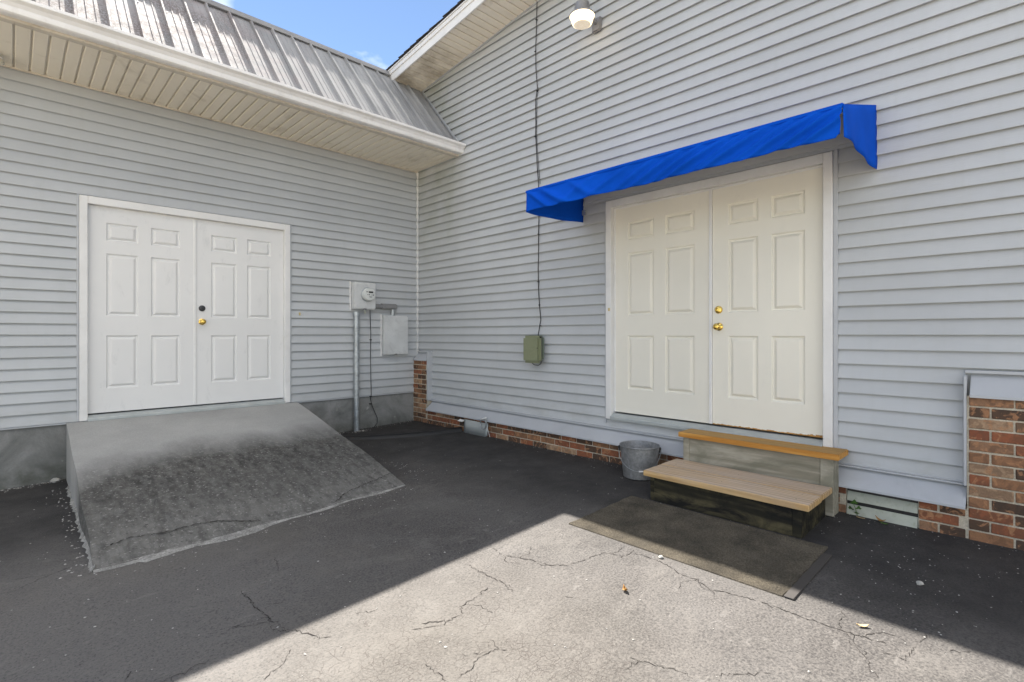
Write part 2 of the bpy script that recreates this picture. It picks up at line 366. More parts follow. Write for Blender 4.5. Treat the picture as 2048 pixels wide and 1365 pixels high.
def canvas_mat():
    t = NT('blue_awning_canvas')
    p = t.pos()
    c = t.mix(t.ramp(t.noise(3, 4, 0.6, p), 0.3, 0.7), (0.002, 0.066, 0.46), (0.003, 0.088, 0.60))
    t.col(c); t.rm(0.9, 0, 0.08)
    t.bump(t.noise(400, 2, 0.5, p), 0.12, 0.001)
    return t.m
M['canvas'] = canvas_mat()
M['canvas_lining'] = simple('grey_header_board', (0.48, 0.49, 0.50), 0.6, var=0.06, vs=2)

def lens_mat():
    t = NT('lit_prismatic_lens')
    c = t.mix(t.ramp(t.noise(60, 2, 0.5), 0.4, 0.6), (1.0, 0.66, 0.30), (1.0, 0.82, 0.50))
    t.col((0.8, 0.78, 0.7)); t.rm(0.25)
    t.l(c, t.b.inputs['Emission Color']); t.b.inputs['Emission Strength'].default_value = 0.7
    return t.m
M['lens'] = lens_mat()
def lensbase_mat():
    t = NT('lit_lens_bottom')
    c = t.mix(t.ramp(t.noise(70, 3, 0.6), 0.4, 0.6), (0.75, 0.50, 0.25), (1.0, 0.93, 0.75))
    t.col((0.6, 0.55, 0.45)); t.rm(0.25)
    t.l(c, t.b.inputs['Emission Color']); t.b.inputs['Emission Strength'].default_value = 0.13
    return t.m
M['lensbase'] = lensbase_mat()
M['lampglass'] = simple('frosted_flood_glass', (0.62, 0.58, 0.48), 0.25, var=0.1)
def glass_mat():
    t = NT('clear_meter_glass'); t.col((0.95, 0.97, 0.97)); t.rm(0.03)
    t.b.inputs['Transmission Weight'].default_value = 1.0; t.b.inputs['IOR'].default_value = 1.2
    return t.m
M['glass'] = glass_mat()

# ------------------------------------------------------------------ mesh helpers
WL = {}      # world location of every object made here
class MB:
    def __init__(s): s.v = []; s.f = []
    def add(s, vs, fs):
        o = len(s.v); s.v += [tuple(p) for p in vs]; s.f += [[i + o for i in f] for f in fs]; return s
    def box(s, x0, x1, y0, y1, z0, z1):
        x0, x1 = min(x0, x1), max(x0, x1); y0, y1 = min(y0, y1), max(y0, y1); z0, z1 = min(z0, z1), max(z0, z1)
        return s.add([(x0,y0,z0),(x1,y0,z0),(x1,y1,z0),(x0,y1,z0),(x0,y0,z1),(x1,y0,z1),(x1,y1,z1),(x0,y1,z1)],
                     [(0,3,2,1),(4,5,6,7),(0,1,5,4),(1,2,6,5),(2,3,7,6),(3,0,4,7)])
    def hexa(s, p): return s.add(p, [(0,3,2,1),(4,5,6,7),(0,1,5,4),(1,2,6,5),(2,3,7,6),(3,0,4,7)])
    def prism(s, prof, fn, t0, t1):
        """closed profile polygon (a,b) swept from t0 to t1; fn(a,b,t)->xyz"""
        n = len(prof)
        vs = [fn(a, b, t0) for a, b in prof] + [fn(a, b, t1) for a, b in prof]
        fs = [list(range(n))[::-1], list(range(n, 2 * n))] + [(i, (i + 1) % n, n + (i + 1) % n, n + i) for i in range(n)]
        return s.add(vs, fs)
    def lathe(s, prof, c, axis='z', n=24, caps=True):
        vs = []; fs = []
        for r, h in prof:
            for k in range(n):
                a = 2 * math.pi * k / n
                u, w = r * math.cos(a), r * math.sin(a)
                if axis == 'z': vs.append((c[0] + u, c[1] + w, c[2] + h))
                elif axis == 'x': vs.append((c[0] + h, c[1] + u, c[2] + w))
                else: vs.append((c[0] + u, c[1] + h, c[2] + w))
        m = len(prof)
        for j in range(m - 1):
            for k in range(n):
                fs.append((j*n+k, j*n+(k+1)%n, (j+1)*n+(k+1)%n, (j+1)*n+k))
        if caps: fs += [list(range(n))[::-1], list(range((m-1)*n, m*n))]
        return s.add(vs, fs)
    def tube(s, pts, r, n=8):
        pts = [Vector(p) for p in pts]; vs = []; fs = []
        up = None
        for i, p in enumerate(pts):
            d = (pts[min(i+1, len(pts)-1)] - pts[max(i-1, 0)]).normalized()
            ref = Vector((0, 0, 1)) if abs(d.z) < 0.95 else Vector((1, 0, 0))
            if up is None: up = (ref - d * ref.dot(d)).normalized()
            else: up = (up - d * up.dot(d)).normalized()
            sd_ = d.cross(up)
            rr = r[i] if isinstance(r, (list, tuple)) else r
            for k in range(n):
                a = 2 * math.pi * k / n
                vs.append(tuple(p + up * (math.cos(a) * rr) + sd_ * (math.sin(a) * rr)))
        for j in range(len(pts) - 1):
            for k in range(n): fs.append((j*n+k, j*n+(k+1)%n, (j+1)*n+(k+1)%n, (j+1)*n+k))
        fs += [list(range(n))[::-1], list(range((len(pts)-1)*n, len(pts)*n))]
        return s.add(vs, fs)
    def mesh(s, name, mat, bevel=0.0, smooth=False, center=True, segs=1, recalc=True):
        bm = bmesh.new()
        bv = [bm.verts.new(p) for p in s.v]
        for f in s.f:
            try: bm.faces.new([bv[i] for i in f])
            except ValueError: pass
        if recalc: bmesh.ops.recalc_face_normals(bm, faces=bm.faces)
        if bevel:
            es = [e for e in bm.edges if len(e.link_faces) == 2 and e.calc_face_angle(0) > 0.5]
            bmesh.ops.bevel(bm, geom=es, offset=bevel, segments=segs, affect='EDGES', clamp_overlap=True)
        c = Vector((0, 0, 0))
        if center and bm.verts:
            lo = Vector([min(v.co[i] for v in bm.verts) for i in range(3)]); hi = Vector([max(v.co[i] for v in bm.verts) for i in range(3)])
            c = (lo + hi) / 2
            for v in bm.verts: v.co -= c
        me = bpy.data.meshes.new(name); bm.to_mesh(me); bm.free()
        if smooth:
            for p in me.polygons: p.use_smooth = True
        if smooth and smooth != 'all':
            try: me.set_sharp_from_angle(angle=R(35))
            except Exception: pass
        me.materials.append(mat if not isinstance(mat, str) else M[mat])
        return me, c
    def build(s, name, mat, parent=None, **kw):
        me, c = s.mesh(name, mat, **kw)
        return place(me, name, parent, c)

def place(me, name, parent, wloc, rot=None):
    o = bpy.data.objects.new(name, me); col.objects.link(o)
    wl = Vector(wloc); WL[o.name] = wl
    if parent is not None:
        o.parent = parent; o.location = wl - WL[parent.name]
    else: o.location = wl
    if rot: o.rotation_euler = rot
    return o
def tag(o, label=None, cat=None, group=None, kind=None):
    if label: o['label'] = label
    if cat: o['category'] = cat
    if group: o['group'] = group
    if kind: o['kind'] = kind
    return o
def thing(name, loc, label, cat, group=None):
    o = bpy.data.objects.new(name, None); col.objects.link(o); o.location = loc; WL[o.name] = Vector(loc); o.empty_display_size = 0.1
    return tag(o, label, cat, group)
def gz(x): return 0.028 * max(-8.0, min(0.0, x))

E = 0.1016                       # siding exposure
Z0 = 1.535 - 12 * E              # a course line

# ------------------------------------------------------------------ ground
g = MB()
xs = [-400, -60, -20, -8, -6, -4, -3, -2, -1, 0, 3, 20, 400]; ys = [-400, -60, -20, -8, -6, -4, -2, 0, 3, 20, 400]
vs = [(x, y, gz(x)) for x in xs for y in ys]; ny = len(ys)
g.add(vs, [(i*ny+j, (i+1)*ny+j, (i+1)*ny+j+1, i*ny+j+1) for i in range(len(xs)-1) for j in range(ny-1)])
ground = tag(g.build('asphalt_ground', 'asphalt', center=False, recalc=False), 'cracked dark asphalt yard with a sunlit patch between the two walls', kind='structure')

# unseen pale gravel added behind and beside the viewpoint to bounce light
lot = MB()
for (xa, xb, y0_, y1_) in ((-300, -5.7, -300, -0.5), (-5.7, 300, -300, -7.5)):
    lot.add([(xa, y0_, gz(xa)+0.004), (xb, y0_, gz(xb)+0.004), (xb, y1_, gz(xb)+0.004), (xa, y1_, gz(xa)+0.004)], [(0, 1, 2, 3)])
lot = tag(lot.build('bounce_lot', 'gravel', center=False, recalc=False), 'unseen pale gravel sheet added to bounce light onto walls and soffits', kind='structure')

CR = [[(-4.28,-2.53),(-4.21,-2.54),(-4.15,-2.48),(-4.07,-2.44),(-3.98,-2.41)],[(-3.39,-3.42),(-3.38,-3.55),(-3.39,-3.65),(-3.38,-3.74),(-3.37,-3.79),(-3.39,-3.83),(-3.39,-3.91),(-3.37,-3.95),(-3.33,-3.98),(-3.3,-4.04),(-3.27,-4.13),(-3.23,-4.15)],[(-3.65,-3.94),(-3.7,-3.94),(-3.75,-3.96),(-3.79,-3.95),(-3.83,-3.95)],[(-2.9,-4.35),(-2.84,-4.39),(-2.8,-4.43),(-2.73,-4.42),(-2.68,-4.37),(-2.61,-4.36),(-2.55,-4.35),(-2.48,-4.33)],[(-3.07,-4.05),(-3.02,-4.09),(-2.98,-4.1)],[(-2.39,-4.06),(-2.4,-4.17),(-2.39,-4.27),(-2.39,-4.42)],[(-3.54,-4.23),(-3.5,-4.2),(-3.45,-4.18),(-3.39,-4.11)],[(-3.05,-4.6),(-3.05,-4.67),(-3.05,-4.74)],[(-2.91,-4.73),(-2.85,-4.72),(-2.79,-4.73),(-2.76,-4.77)],[(-2.76,-4.67),(-2.79,-4.74)],[(-3.92,-3.85),(-3.9,-3.79)],[(-3.34,-3.66),(-3.29,-3.7),(-3.25,-3.69)],[(-3.17,-3.35),(-3.13,-3.22),(-3.12,-3.17)],[(-3.93,-3.46),(-3.9,-3.46)],[(-2.15,-4.0),(-2.17,-4.12),(-2.13,-4.21),(-2.09,-4.31),(-2.07,-4.41),(-2.01,-4.47),(-1.89,-4.5),(-1.75,-4.52),(-1.72,-4.57),(-1.72,-4.63),(-1.65,-4.65),(-1.59,-4.63)],[(-1.62,-4.66),(-1.62,-4.81),(-1.64,-4.88),(-1.68,-4.99),(-1.67,-5.06),(-1.72,-5.16),(-1.69,-5.24),(-1.68,-5.31),(-1.66,-5.37),(-1.67,-5.43),(-1.66,-5.5),(-1.67,-5.58),(-1.66,-5.65),(-1.66,-5.71),(-1.65,-5.8),(-1.64,-5.87)],[(-1.66,-5.73),(-1.75,-5.78),(-1.8,-5.83),(-1.87,-5.85),(-1.91,-5.89)],[(-1.72,-5.87),(-1.71,-5.94),(-1.63,-5.95),(-1.58,-5.99),(-1.52,-6.06),(-1.47,-6.12)],[(-2.4,-4.16),(-2.39,-4.26),(-2.4,-4.38),(-2.42,-4.46)],[(-2.27,-4.67),(-2.24,-4.72),(-2.23,-4.78)],[(-2.17,-4.12),(-2.22,-4.2),(-2.17,-4.27)],[(-2.95,-4.63),(-2.9,-4.67),(-2.83,-4.72)],[(-3.02,-4.75),(-2.95,-4.76),(-2.91,-4.73)],[(-2.45,-5.16),(-2.43,-5.22),(-2.41,-5.29),(-2.38,-5.37),(-2.39,-5.4)],[(-2.31,-5.45),(-2.21,-5.55),(-2.15,-5.6)]]
def ribbon(pts, w, zf, jit=0.009, up=0.002, step=0.012, rnd=random):
    P = []
    for (a, b), (c, d) in zip(pts[:-1], pts[1:]):
        n = max(1, int(math.hypot(c-a, d-b) / step))
        for k in range(n): P.append((a + (c-a)*k/n, b + (d-b)*k/n))
    P.append(pts[-1])
    Q = [(x + rnd.uniform(-jit, jit), y + rnd.uniform(-jit, jit)) if 0 < i < len(P)-1 else (x, y) for i, (x, y) in enumerate(P)]
    vs = []; fs = []
    for i, (x, y) in enumerate(Q):
        a = Q[max(0, i-1)]; b = Q[min(len(Q)-1, i+1)]
        dx, dy = b[0]-a[0], b[1]-a[1]; L = math.hypot(dx, dy) or 1
        hw = w * rnd.uniform(0.05, 1.0) * (0.3 if i in (0, len(Q)-1) else 1) / 2
        nx, ny_ = -dy/L*hw, dx/L*hw
        for sgn in (1, -1):
            px, py = x + sgn*nx, y + sgn*ny_
            vs.append((px, py, zf(px, py) + up))
    for i in range(len(Q)-1): fs.append((2*i, 2*i+1, 2*i+3, 2*i+2))
    return vs, fs
for k, L in enumerate(CR):
    c = MB(); c.add(*ribbon(L, 0.0062 if len(L) > 6 else 0.004, lambda x, y: gz(x)))
    c.build('crack', 'crack', ground, recalc=False)
    # side twigs
    if len(L) > 4:
        for q in range(len(L) // 4):
            a = random.choice(L[1:-1]); an = random.uniform(0, 6.28); pts = [a]
            for m in range(4): an += random.uniform(-0.7, 0.7); pts.append((pts[-1][0] + 0.045*math.cos(an), pts[-1][1] + 0.045*math.sin(an)))
            c = MB(); c.add(*ribbon(pts, 0.004, lambda x, y: gz(x))); c.build('crack', 'crack', ground, recalc=False)
# pale grit scattered over the asphalt
fl = MB()
def fleck(x, y, r):
    n = random.randint(4, 6); a0 = random.uniform(0, 6.28); el = random.uniform(0.4, 1); ra = random.uniform(0, 3.14); z = gz(x) + 0.002
    ring = []
    for k in range(n):
        a = a0 + 6.283*k/n; rr = r * random.uniform(0.6, 1.1); u, w = rr*math.cos(a), rr*el*math.sin(a)
        ring.append((x + u*math.cos(ra) - w*math.sin(ra), y + u*math.sin(ra) + w*math.cos(ra), z))
    fl.add(ring + [(x, y, z + r*0.45)], [(k, (k+1) % n, n) for k in range(n)])
for _ in range(420):
    x, y = random.uniform(-4.6, -0.15), random.uniform(-6.3, -0.6)
    if -3.9 < x < -1.75 and y > -2.6: continue
    fleck(x, y, random.choice([0.003, 0.004, 0.005, 0.006, 0.008]))
for _ in range(110): fleck(random.gauss(-0.95, 0.3), random.gauss(-5.85, 0.2), random.uniform(0.002, 0.006))
for _ in range(90): fleck(random.uniform(-3.9, -1.8), -2.6 - abs(random.gauss(0, 0.09)), random.uniform(0.003, 0.009))
for _ in range(70): fleck(-3.92 - abs(random.gauss(0, 0.05)), random.uniform(-2.6, -0.3), random.uniform(0.004, 0.012))
for _ in range(40): fleck(random.gauss(-1.2, 0.12), random.gauss(-5.0, 0.3), random.uniform(0.003, 0.008))
for _ in range(60): fleck(random.gauss(-1.55, 0.05), random.uniform(-2.5, -1.4), random.uniform(0.003, 0.008))
for _ in range(130): fleck(random.uniform(-4.6, -3.9), -abs(random.gauss(0, 0.05)) - 0.01, random.uniform(0.003, 0.011))
for _ in range(120): fleck(random.uniform(-1.7, -0.1), -abs(random.gauss(0, 0.06)) - 0.01, random.uniform(0.003, 0.011))
for _ in range(160): fleck(-0.10 - abs(random.gauss(0, 0.05)), random.uniform(-6.4, -1.7), random.uniform(0.002, 0.007))
for _ in range(50): fleck(-1.0 + random.gauss(0, 0.06), -0.10 - abs(random.gauss(0, 0.05)), random.uniform(0.004, 0.014))
for _ in range(50): fleck(-0.775 - abs(random.gauss(0, 0.02)), random.uniform(-5.3, -4.2), random.uniform(0.002, 0.006))
tag(fl.build('grit', 'fleck', recalc=False), 'pale grit and flecks scattered over the dark asphalt', 'grit', kind='stuff')

# raised asphalt lip across the inside corner
lip = MB(); LP = [(-1.36,-0.40),(-1.10,-0.66),(-0.80,-0.86),(-0.45,-1.02),(-0.22,-1.10),(-0.11,-1.14)]
prof = [(-0.05, -0.02), (-0.034, 0.018), (-0.012, 0.042), (0.012, 0.042), (0.06, 0.018), (0.20, 0.006), (0.22, -0.02)]
vs = []; n = len(prof)
for i, (x, y) in enumerate(LP):
    a = LP[max(0, i-1)]; b = LP[min(len(LP)-1, i+1)]; dx, dy = b[0]-a[0], b[1]-a[1]; L = math.hypot(dx, dy)
    for u, h in prof: vs.append((x - dy/L*u*1.0, y + dx/L*u, gz(x) + h * (1.3 if i > 3 else 1)))
lip.add(vs, [(i*n+k, i*n+k+1, (i+1)*n+k+1, (i+1)*n+k) for i in range(len(LP)-1) for k in range(n-1)])
tag(lip.build('asphalt_lip', 'black', smooth='all'), 'low black asphalt lip curving across the inside corner', kind='structure')

# ------------------------------------------------------------------ annex (wall along x, facing -y)
AX0 = -7.0
annex = thing('annex_building', (-3.5, 0, 0), 'grey sided annex with steep metal mansard roof, facing the concrete ramp', 'building')
FX0, FX1, FZ0, FZ1 = -3.78, -1.839, 0.418, 2.545      # annex door frame, outer
wl = MB()
wl.box(AX0, FX0+0.01, 0.0, 0.18, 0.40, 4.6); wl.box(FX1-0.01, 0.0, 0.0, 0.18, 0.40, 4.6); wl.box(FX0+0.01, FX1-0.01, 0.0, 0.18, FZ1-0.01, 4.6)
wl.box(AX0, AX0+0.18, 0.18, 7, 0.40, 4.6); wl.box(AX0, 0.0, 7, 7.18, 0.40, 4.6); wl.box(FX0-0.2, FX1+0.2, 0.6, 0.7, 0.4, 4.6)
awall = wl.build('wall', 'siding', annex)
fd = MB(); fd.box(AX0-0.01, -0.0, 0.004, 7.18, -0.3, 0.41)
fnd = fd.build('foundation_wall', 'concrete', annex, bevel=0.004)

_pc = {}
def plank(parent, axis, a, b, z):
    """one siding course from a to b; axis 'x': along x on plane y=0, axis 'y': along y on plane x=0"""
    L = round(b - a, 4); key = (axis, L)
    if key not in _pc:
        m = MB(); prof = [(0.0245, 0.0), (0.0258, 0.0024), (0.0246, 0.010), (0.0025, E+0.002), (0.0, E+0.002), (0.0, 0.062), (0.0222, 0.007)]
        if axis == 'x': m.prism(prof, lambda d, h, t: (t, -d, h), -L/2, L/2)
        else: m.prism(prof, lambda d, h, t: (-d, t, h), -L/2, L/2)
        _pc[key] = m.mesh('siding_plank', 'siding', center=False)[0]
    c = (a + b) / 2
    return place(_pc[key], 'siding_plank', parent, (c, 0, z) if axis == 'x' else (0, c, z))
k = 1
while Z0 + k*E < 3.58:
    z = Z0 + k*E
    if z + E*0.6 > FZ0 and z < FZ1 - 0.02:
        plank(awall, 'x', AX0, FX0 - 0.012, z); plank(awall, 'x', FX1 + 0.012, -0.012, z)
    else: plank(awall, 'x', AX0, -0.012, z)
    k += 1
m = MB(); m.box(AX0, -0.02, -0.02, -0.002, 0.400, 0.416); m.build('starter_strip', 'trimgrey', annex, bevel=0.003)
m = MB(); m.box(-0.030, -0.014, -0.034, -0.0, 0.42, 3.574); m.build('corner_trim', 'white', annex, bevel=0.002)
for xa, xb in ((FX0 - 0.018, FX0 - 0.002), (FX1 + 0.002, FX1 + 0.018)):
    m = MB(); m.box(xa, xb, -0.030, 0, FZ0, FZ1 + 0.004); m.build('side_channel', 'trimgrey', annex, bevel=0.002)
m = MB(); m.box(FX0 - 0.018, FX1 + 0.018, -0.026, 0, FZ1 + 0.005, FZ1 + 0.022); m.build('head_channel', 'trimgrey', annex, bevel=0.002)

# --- six-panel doors, shared by both buildings
def leaf_mesh(W, H, fn):
    """embossed six-panel leaf, local u 0..W, w 0..H, d outward depth; fn(u,w,d)->xyz"""
    m = MB()
    st = 0.135 * W / 0.87; mid = 0.10 * W / 0.87
    pw = (W - 2*st - mid) / 2
    ub = [0, st, st+pw, st+pw+mid, W-st, W]
    wb = [0, 0.115*H, 0.375*H, 0.47*H, 0.775*H, 0.835*H, 0.925*H, H]
    for i in range(5):
        for j in range(7):
            u0, u1, w0, w1 = ub[i], ub[i+1], wb[j], wb[j+1]
            if i in (1, 3) and j in (1, 3, 5):
                rings = [(0, 0), (0.004, -0.002), (0.010, -0.013), (0.020, -0.015), (0.038, 0.000), (0.044, 0.002)]
                vs = []
                for ins, d in rings:
                    vs += [fn(u0+ins, w0+ins, d), fn(u1-ins, w0+ins, d), fn(u1-ins, w1-ins, d), fn(u0+ins, w1-ins, d)]
                fs = [(4*r+q, 4*r+(q+1)%4, 4*r+4+(q+1)%4, 4*r+4+q) for r in range(len(rings)-1) for q in range(4)]
                fs.append(tuple(4*(len(rings)-1)+q for q in range(4)))
                m.add(vs, fs)
            else:
                m.add([fn(u0, w0, 0), fn(u1, w0, 0), fn(u1, w1, 0), fn(u0, w1, 0)], [(0, 1, 2, 3)])
    D = -0.044
    m.add([fn(0,0,0), fn(W,0,0), fn(W,H,0), fn(0,H,0), fn(0,0,D), fn(W,0,D), fn(W,H,D), fn(0,H,D)],
          [(0,1,5,4), (1,2,6,5), (2,3,7,6), (3,0,4,7), (7,6,5,4)])
    return m
def dissolve(me):
    bm = bmesh.new(); bm.from_mesh(me); bmesh.ops.remove_doubles(bm, verts=bm.verts, dist=0.0003)
    bmesh.ops.recalc_face_normals(bm, faces=bm.faces); bm.to_mesh(me); bm.free()
def knob(parent, name, c, axis, mat, dead=False):
    s = -1
    if dead: pr = [(0.0325, 0.0), (0.0325, 0.006), (0.028, 0.014), (0.021, 0.016), (0.012, 0.017), (0.011, 0.013), (0.001, 0.013)]
    else: pr = [(0.034, 0.0), (0.033, 0.006), (0.024, 0.011), (0.012, 0.014), (0.011, 0.032), (0.020, 0.037), (0.0275, 0.047), (0.0275, 0.056), (0.021, 0.065), (0.010, 0.068), (0.008, 0.064), (0.001, 0.064)]
    m = MB(); m.lathe([(r, s*h) for r, h in pr], c, 'y' if axis == 'x' else 'x', 24)
    o = m.build(name, mat, parent, smooth=True)
    m = MB()
    e = pr[-1][1] + 0.0012
    if axis == 'x': m.box(c[0]-0.0012, c[0]+0.0012, c[1]-e, c[1]-e+0.003, c[2]-0.006, c[2]+0.006)
    else: m.box(c[0]-e, c[0]-e+0.003, c[1]-0.0012, c[1]+0.0012, c[2]-0.006, c[2]+0.006)
    return o
REC = 0.045                         # door set back behind the casing
# annex frame
fr = MB()
cw = 0.062
for (a, b) in ((FX0, FX0+cw), (FX1-cw, FX1)): fr.box(a, b, -0.040, 0.10, FZ0, FZ1)
fr.box(FX0+cw, FX1-cw, -0.040, 0.10, FZ1-0.072, FZ1)
afr = fr.build('door_frame', 'white', annex, bevel=0.004)
st = MB(); st.box(FX0+cw, FX0+cw+0.014, 0.018, 0.1, FZ0+0.06, FZ1-0.072); st.box(FX1-cw-0.014, FX1-cw, 0.018, 0.1, FZ0+0.06, FZ1-0.072); st.box(FX0+cw+0.014, FX1-cw-0.014, 0.018, 0.1, FZ1-0.086, FZ1-0.072)
st.build('door_stop', 'white', afr, bevel=0.002)
th = MB(); th.prism([(-0.055, FZ0-0.006), (-0.055, FZ0+0.022), (0.0, FZ0+0.045), (0.09, FZ0+0.045), (0.09, FZ0-0.006)], lambda a, b, t: (t, a, b), FX0+cw, FX1-cw)
th.build('threshold', 'platemetal', afr, bevel=0.003)
u0, u1 = FX0+cw+0.002, FX1-cw-0.002; um = -2.815; dz0 = FZ0 + 0.06; dH = FZ1-0.074-dz0
ml = MB(); ml.box(um-0.020, um+0.004, 0.004, 0.03, dz0, dz0+dH); 
fnA = lambda ux: (lambda u, w, d: (ux+u, REC-0.03-d, dz0+w))
la = leaf_mesh(um-0.004-u0, dH, fnA(u0)).build('door_leaf', 'door_a', annex); dissolve(la.data)
ml.build('astragal', 'white', la, bevel=0.003)
lb = leaf_mesh(u1-um-0.004, dH, fnA(um+0.004)).build('door_leaf', 'door_a', annex); dissolve(lb.data)
knob(lb, 'deadbolt', (-2.757, REC-0.03, 1.515), 'x', M['darkmetal'], True); knob(lb, 'knob', (-2.757, REC-0.03, 1.37), 'x', M['brass'])

# --- soffit
SZ = 3.575; SY = -0.955
sf = MB(); sf.box(AX0-0.4, -0.016, SY, -0.001, SZ+0.016, SZ+0.03)
asof = sf.build('soffit', 'soffit', annex)
pit = 0.1025
bmf = MB(); bmf.prism([(-pit/2+0.0055, 0.016), (-pit/2+0.0065, 0.004), (-pit/2+0.012, 0.0), (pit/2-0.012, 0.0), (pit/2-0.0065, 0.004), (pit/2-0.0055, 0.016)], lambda a, b, t: (a, t, b), SY/2+0.014, -SY/2-0.022)
bme = bmf.mesh('soffit_board', 'soffit', center=False)[0]
x = -0.07; i = 0
while x > AX0 - 0.35:
    o = place(bme, 'soffit_board', asof, (x, SY/2, SZ)); o.rotation_euler = (random.uniform(-0.004, 0.004), random.uniform(-0.012, 0.012), 0); x -= pit
m = MB(); m.box(AX0-0.4, -0.016, -0.030, -0.0145, SZ-0.012, SZ+0.016); m.build('wall_molding', 'fascia_shade', asof, bevel=0.002)
m = MB(); m.box(AX0-0.4, -0.010, SY-0.008, SY+0.042, SZ-0.006, SZ+0.016); m.build('edge_molding', 'fascia_shade', asof, bevel=0.002)
m = MB(); m.box(AX0-0.4, -0.010, SY-0.022, SY-0.008, SZ-0.004, 3.735); m.build('fascia', 'fascia_shade', annex, bevel=0.002)
# --- gutter: ogee profile, open top
gy = SY - 0.022
gp = [(gy, 3.705), (gy, 3.590), (gy-0.075, 3.584), (gy-0.092, 3.592), (gy-0.097, 3.608), (gy-0.099, 3.630), (gy-0.118, 3.655), (gy-0.142, 3.668), (gy-0.148, 3.672), (gy-0.148, 3.694), (gy-0.136, 3.696)]
inn = [(a + 0.003 if a < gy - 0.05 else a - 0.002, b + 0.003) for a, b in gp[::-1]]
inn[0] = (gp[-1][0] + 0.001, gp[-1][1] - 0.003); inn[-1] = (gy - 0.002, 3.705)
gm = MB(); gm.prism(gp + inn, lambda a, b, t: (t, a, b), AX0-0.4, -0.020)
gut = gm.build('gutter', 'gutter', annex)
ge = MB(); ge.prism(gp, lambda a, b, t: (t, a, b), -0.0195, -0.0165); ge.build('end_cap', 'gutter', gut)
for sx in (-2.1, -4.6):
    m = MB(); m.prism([(a - (0.0015 if a < gy - 0.05 else 0), b - (0.0015 if b < 3.60 else 0)) for a, b in gp[1:-1]], lambda a, b, t: (t, a, b), sx, sx+0.03); m.build('seam_sleeve', 'gutter', gut)

# --- mansard sheets: every bay one panel with a tall rib, two low ribs
MB0 = Vector((0, -0.995, 3.715)); MT0 = Vector((0, -0.070, 4.770))
SL = (MT0 - MB0).length; sdir = (MT0 - MB0).normalized(); nrm = Vector((0, -sdir.z, sdir.y))
rf = MB(); rf.prism([(MB0.y+0.03, MB0.z), (MT0.y+0.02, MT0.z-0.01), (7.1, MT0.z), (7.1, 4.55), (-0.02, 4.55), (-0.2, SZ+0.05), (gy+0.02, SZ+0.05)], lambda a, b, t: (t, a, b), AX0-0.4, -0.018)
aroof = rf.build('mansard_roof', 'roofdeck', annex)
BAY = 0.2247
def bayprof():
    # (offset across bay, height)
    p = [(0.0, 0.0), (0.004, 0.0), (0.012, 0.028), (0.028, 0.028), (0.038, 0.0)]
    for c in (0.098, 0.160): p += [(c-0.008, 0.0), (c-0.004, 0.0042), (c+0.004, 0.0042), (c+0.008, 0.0)]
    p.append((BAY, 0.0)); return p
bp = bayprof()
def panel_mesh():
    m = MB(); nseg = 6; vs = []; n = len(bp)
    for j in range(nseg + 1):
        t = SL * j / nseg
        for u, h in bp:
            q = Vector((u, 0, 0)) + sdir * t + nrm * (h + 0.006); vs.append(tuple(q))
    m.add(vs, [(j*n+k, j*n+k+1, (j+1)*n+k+1, (j+1)*n+k) for j in range(nseg) for k in range(n-1)])
    base = [Vector((u, 0, 0)) + nrm * 0.001 for u in (0, BAY)]
    return m.mesh('roof_panel', 'roof', center=False)[0]
pmes = panel_mesh()
# make sure panel faces look outward
if pmes.polygons[0].normal.dot(nrm) < 0: pmes.flip_normals()
xr = -0.745 - 0.0; xs_ = []
x = xr + 3*BAY
while x > AX0 - 0.4:
    xs_.append(x); x -= BAY
for x in xs_:
    if x + BAY > -0.014: continue
    place(pmes, 'roof_panel', aroof, (x, MB0.y, MB0.z), (random.uniform(-0.003, 0.003), random.uniform(-0.0015, 0.0015), random.uniform(-0.0015, 0.0015)))
sc_ = MB()
for x in xs_:
    if x > -0.06: continue
    for t in (0.07, 0.48*SL + 0.12, SL-0.06):
        q = Vector((x + 0.046, 0, 0)) + Vector((0, MB0.y, MB0.z)) + sdir * t + nrm * 0.006
        ring = []
        ex = Vector((1, 0, 0))
        for k in range(6):
            a = 6.283*k/6; ring.append(q + ex*0.0055*math.cos(a) + sdir*0.0055*math.sin(a))
        top = [r + nrm*0.006 for r in ring]
        sc_.add(ring + top, [(k, (k+1) % 6, 6+(k+1) % 6, 6+k) for k in range(6)] + [tuple(range(6, 12))])
tag(sc_.build('screws', 'darkmetal', aroof), kind='stuff')
cap = MB(); q = MT0 + nrm*0.040
cap.prism([(q.y-0.002-0.018, q.z-0.030), (q.y-0.014, q.z-0.034), (q.y-0.004, q.z-0.004), (q.y+0.006, q.z+0.006), (q.y+0.025, q.z+0.034), (q.y+0.20, q.z+0.036), (q.y+0.20, q.z+0.040), (q.y+0.018, q.z+0.040), (q.y-0.006, q.z+0.008)], lambda a, b, t: (t, a, b), AX0-0.4, -0.03)
cap.build('ridge_cap', 'capmetal', aroof)
m = MB(); m.prism([(0, 0), (0.030, 0), (0.030, 0.012), (0, 0.012)], lambda a, b, t: tuple(Vector((-0.016 - b, 0, 0)) + MB0 + Vector((0, 0.02, 0)) + sdir*t + nrm*(a+0.004)), 0.0, SL)
m.build('wall_flashing', 'trimgrey', aroof, bevel=0.002)

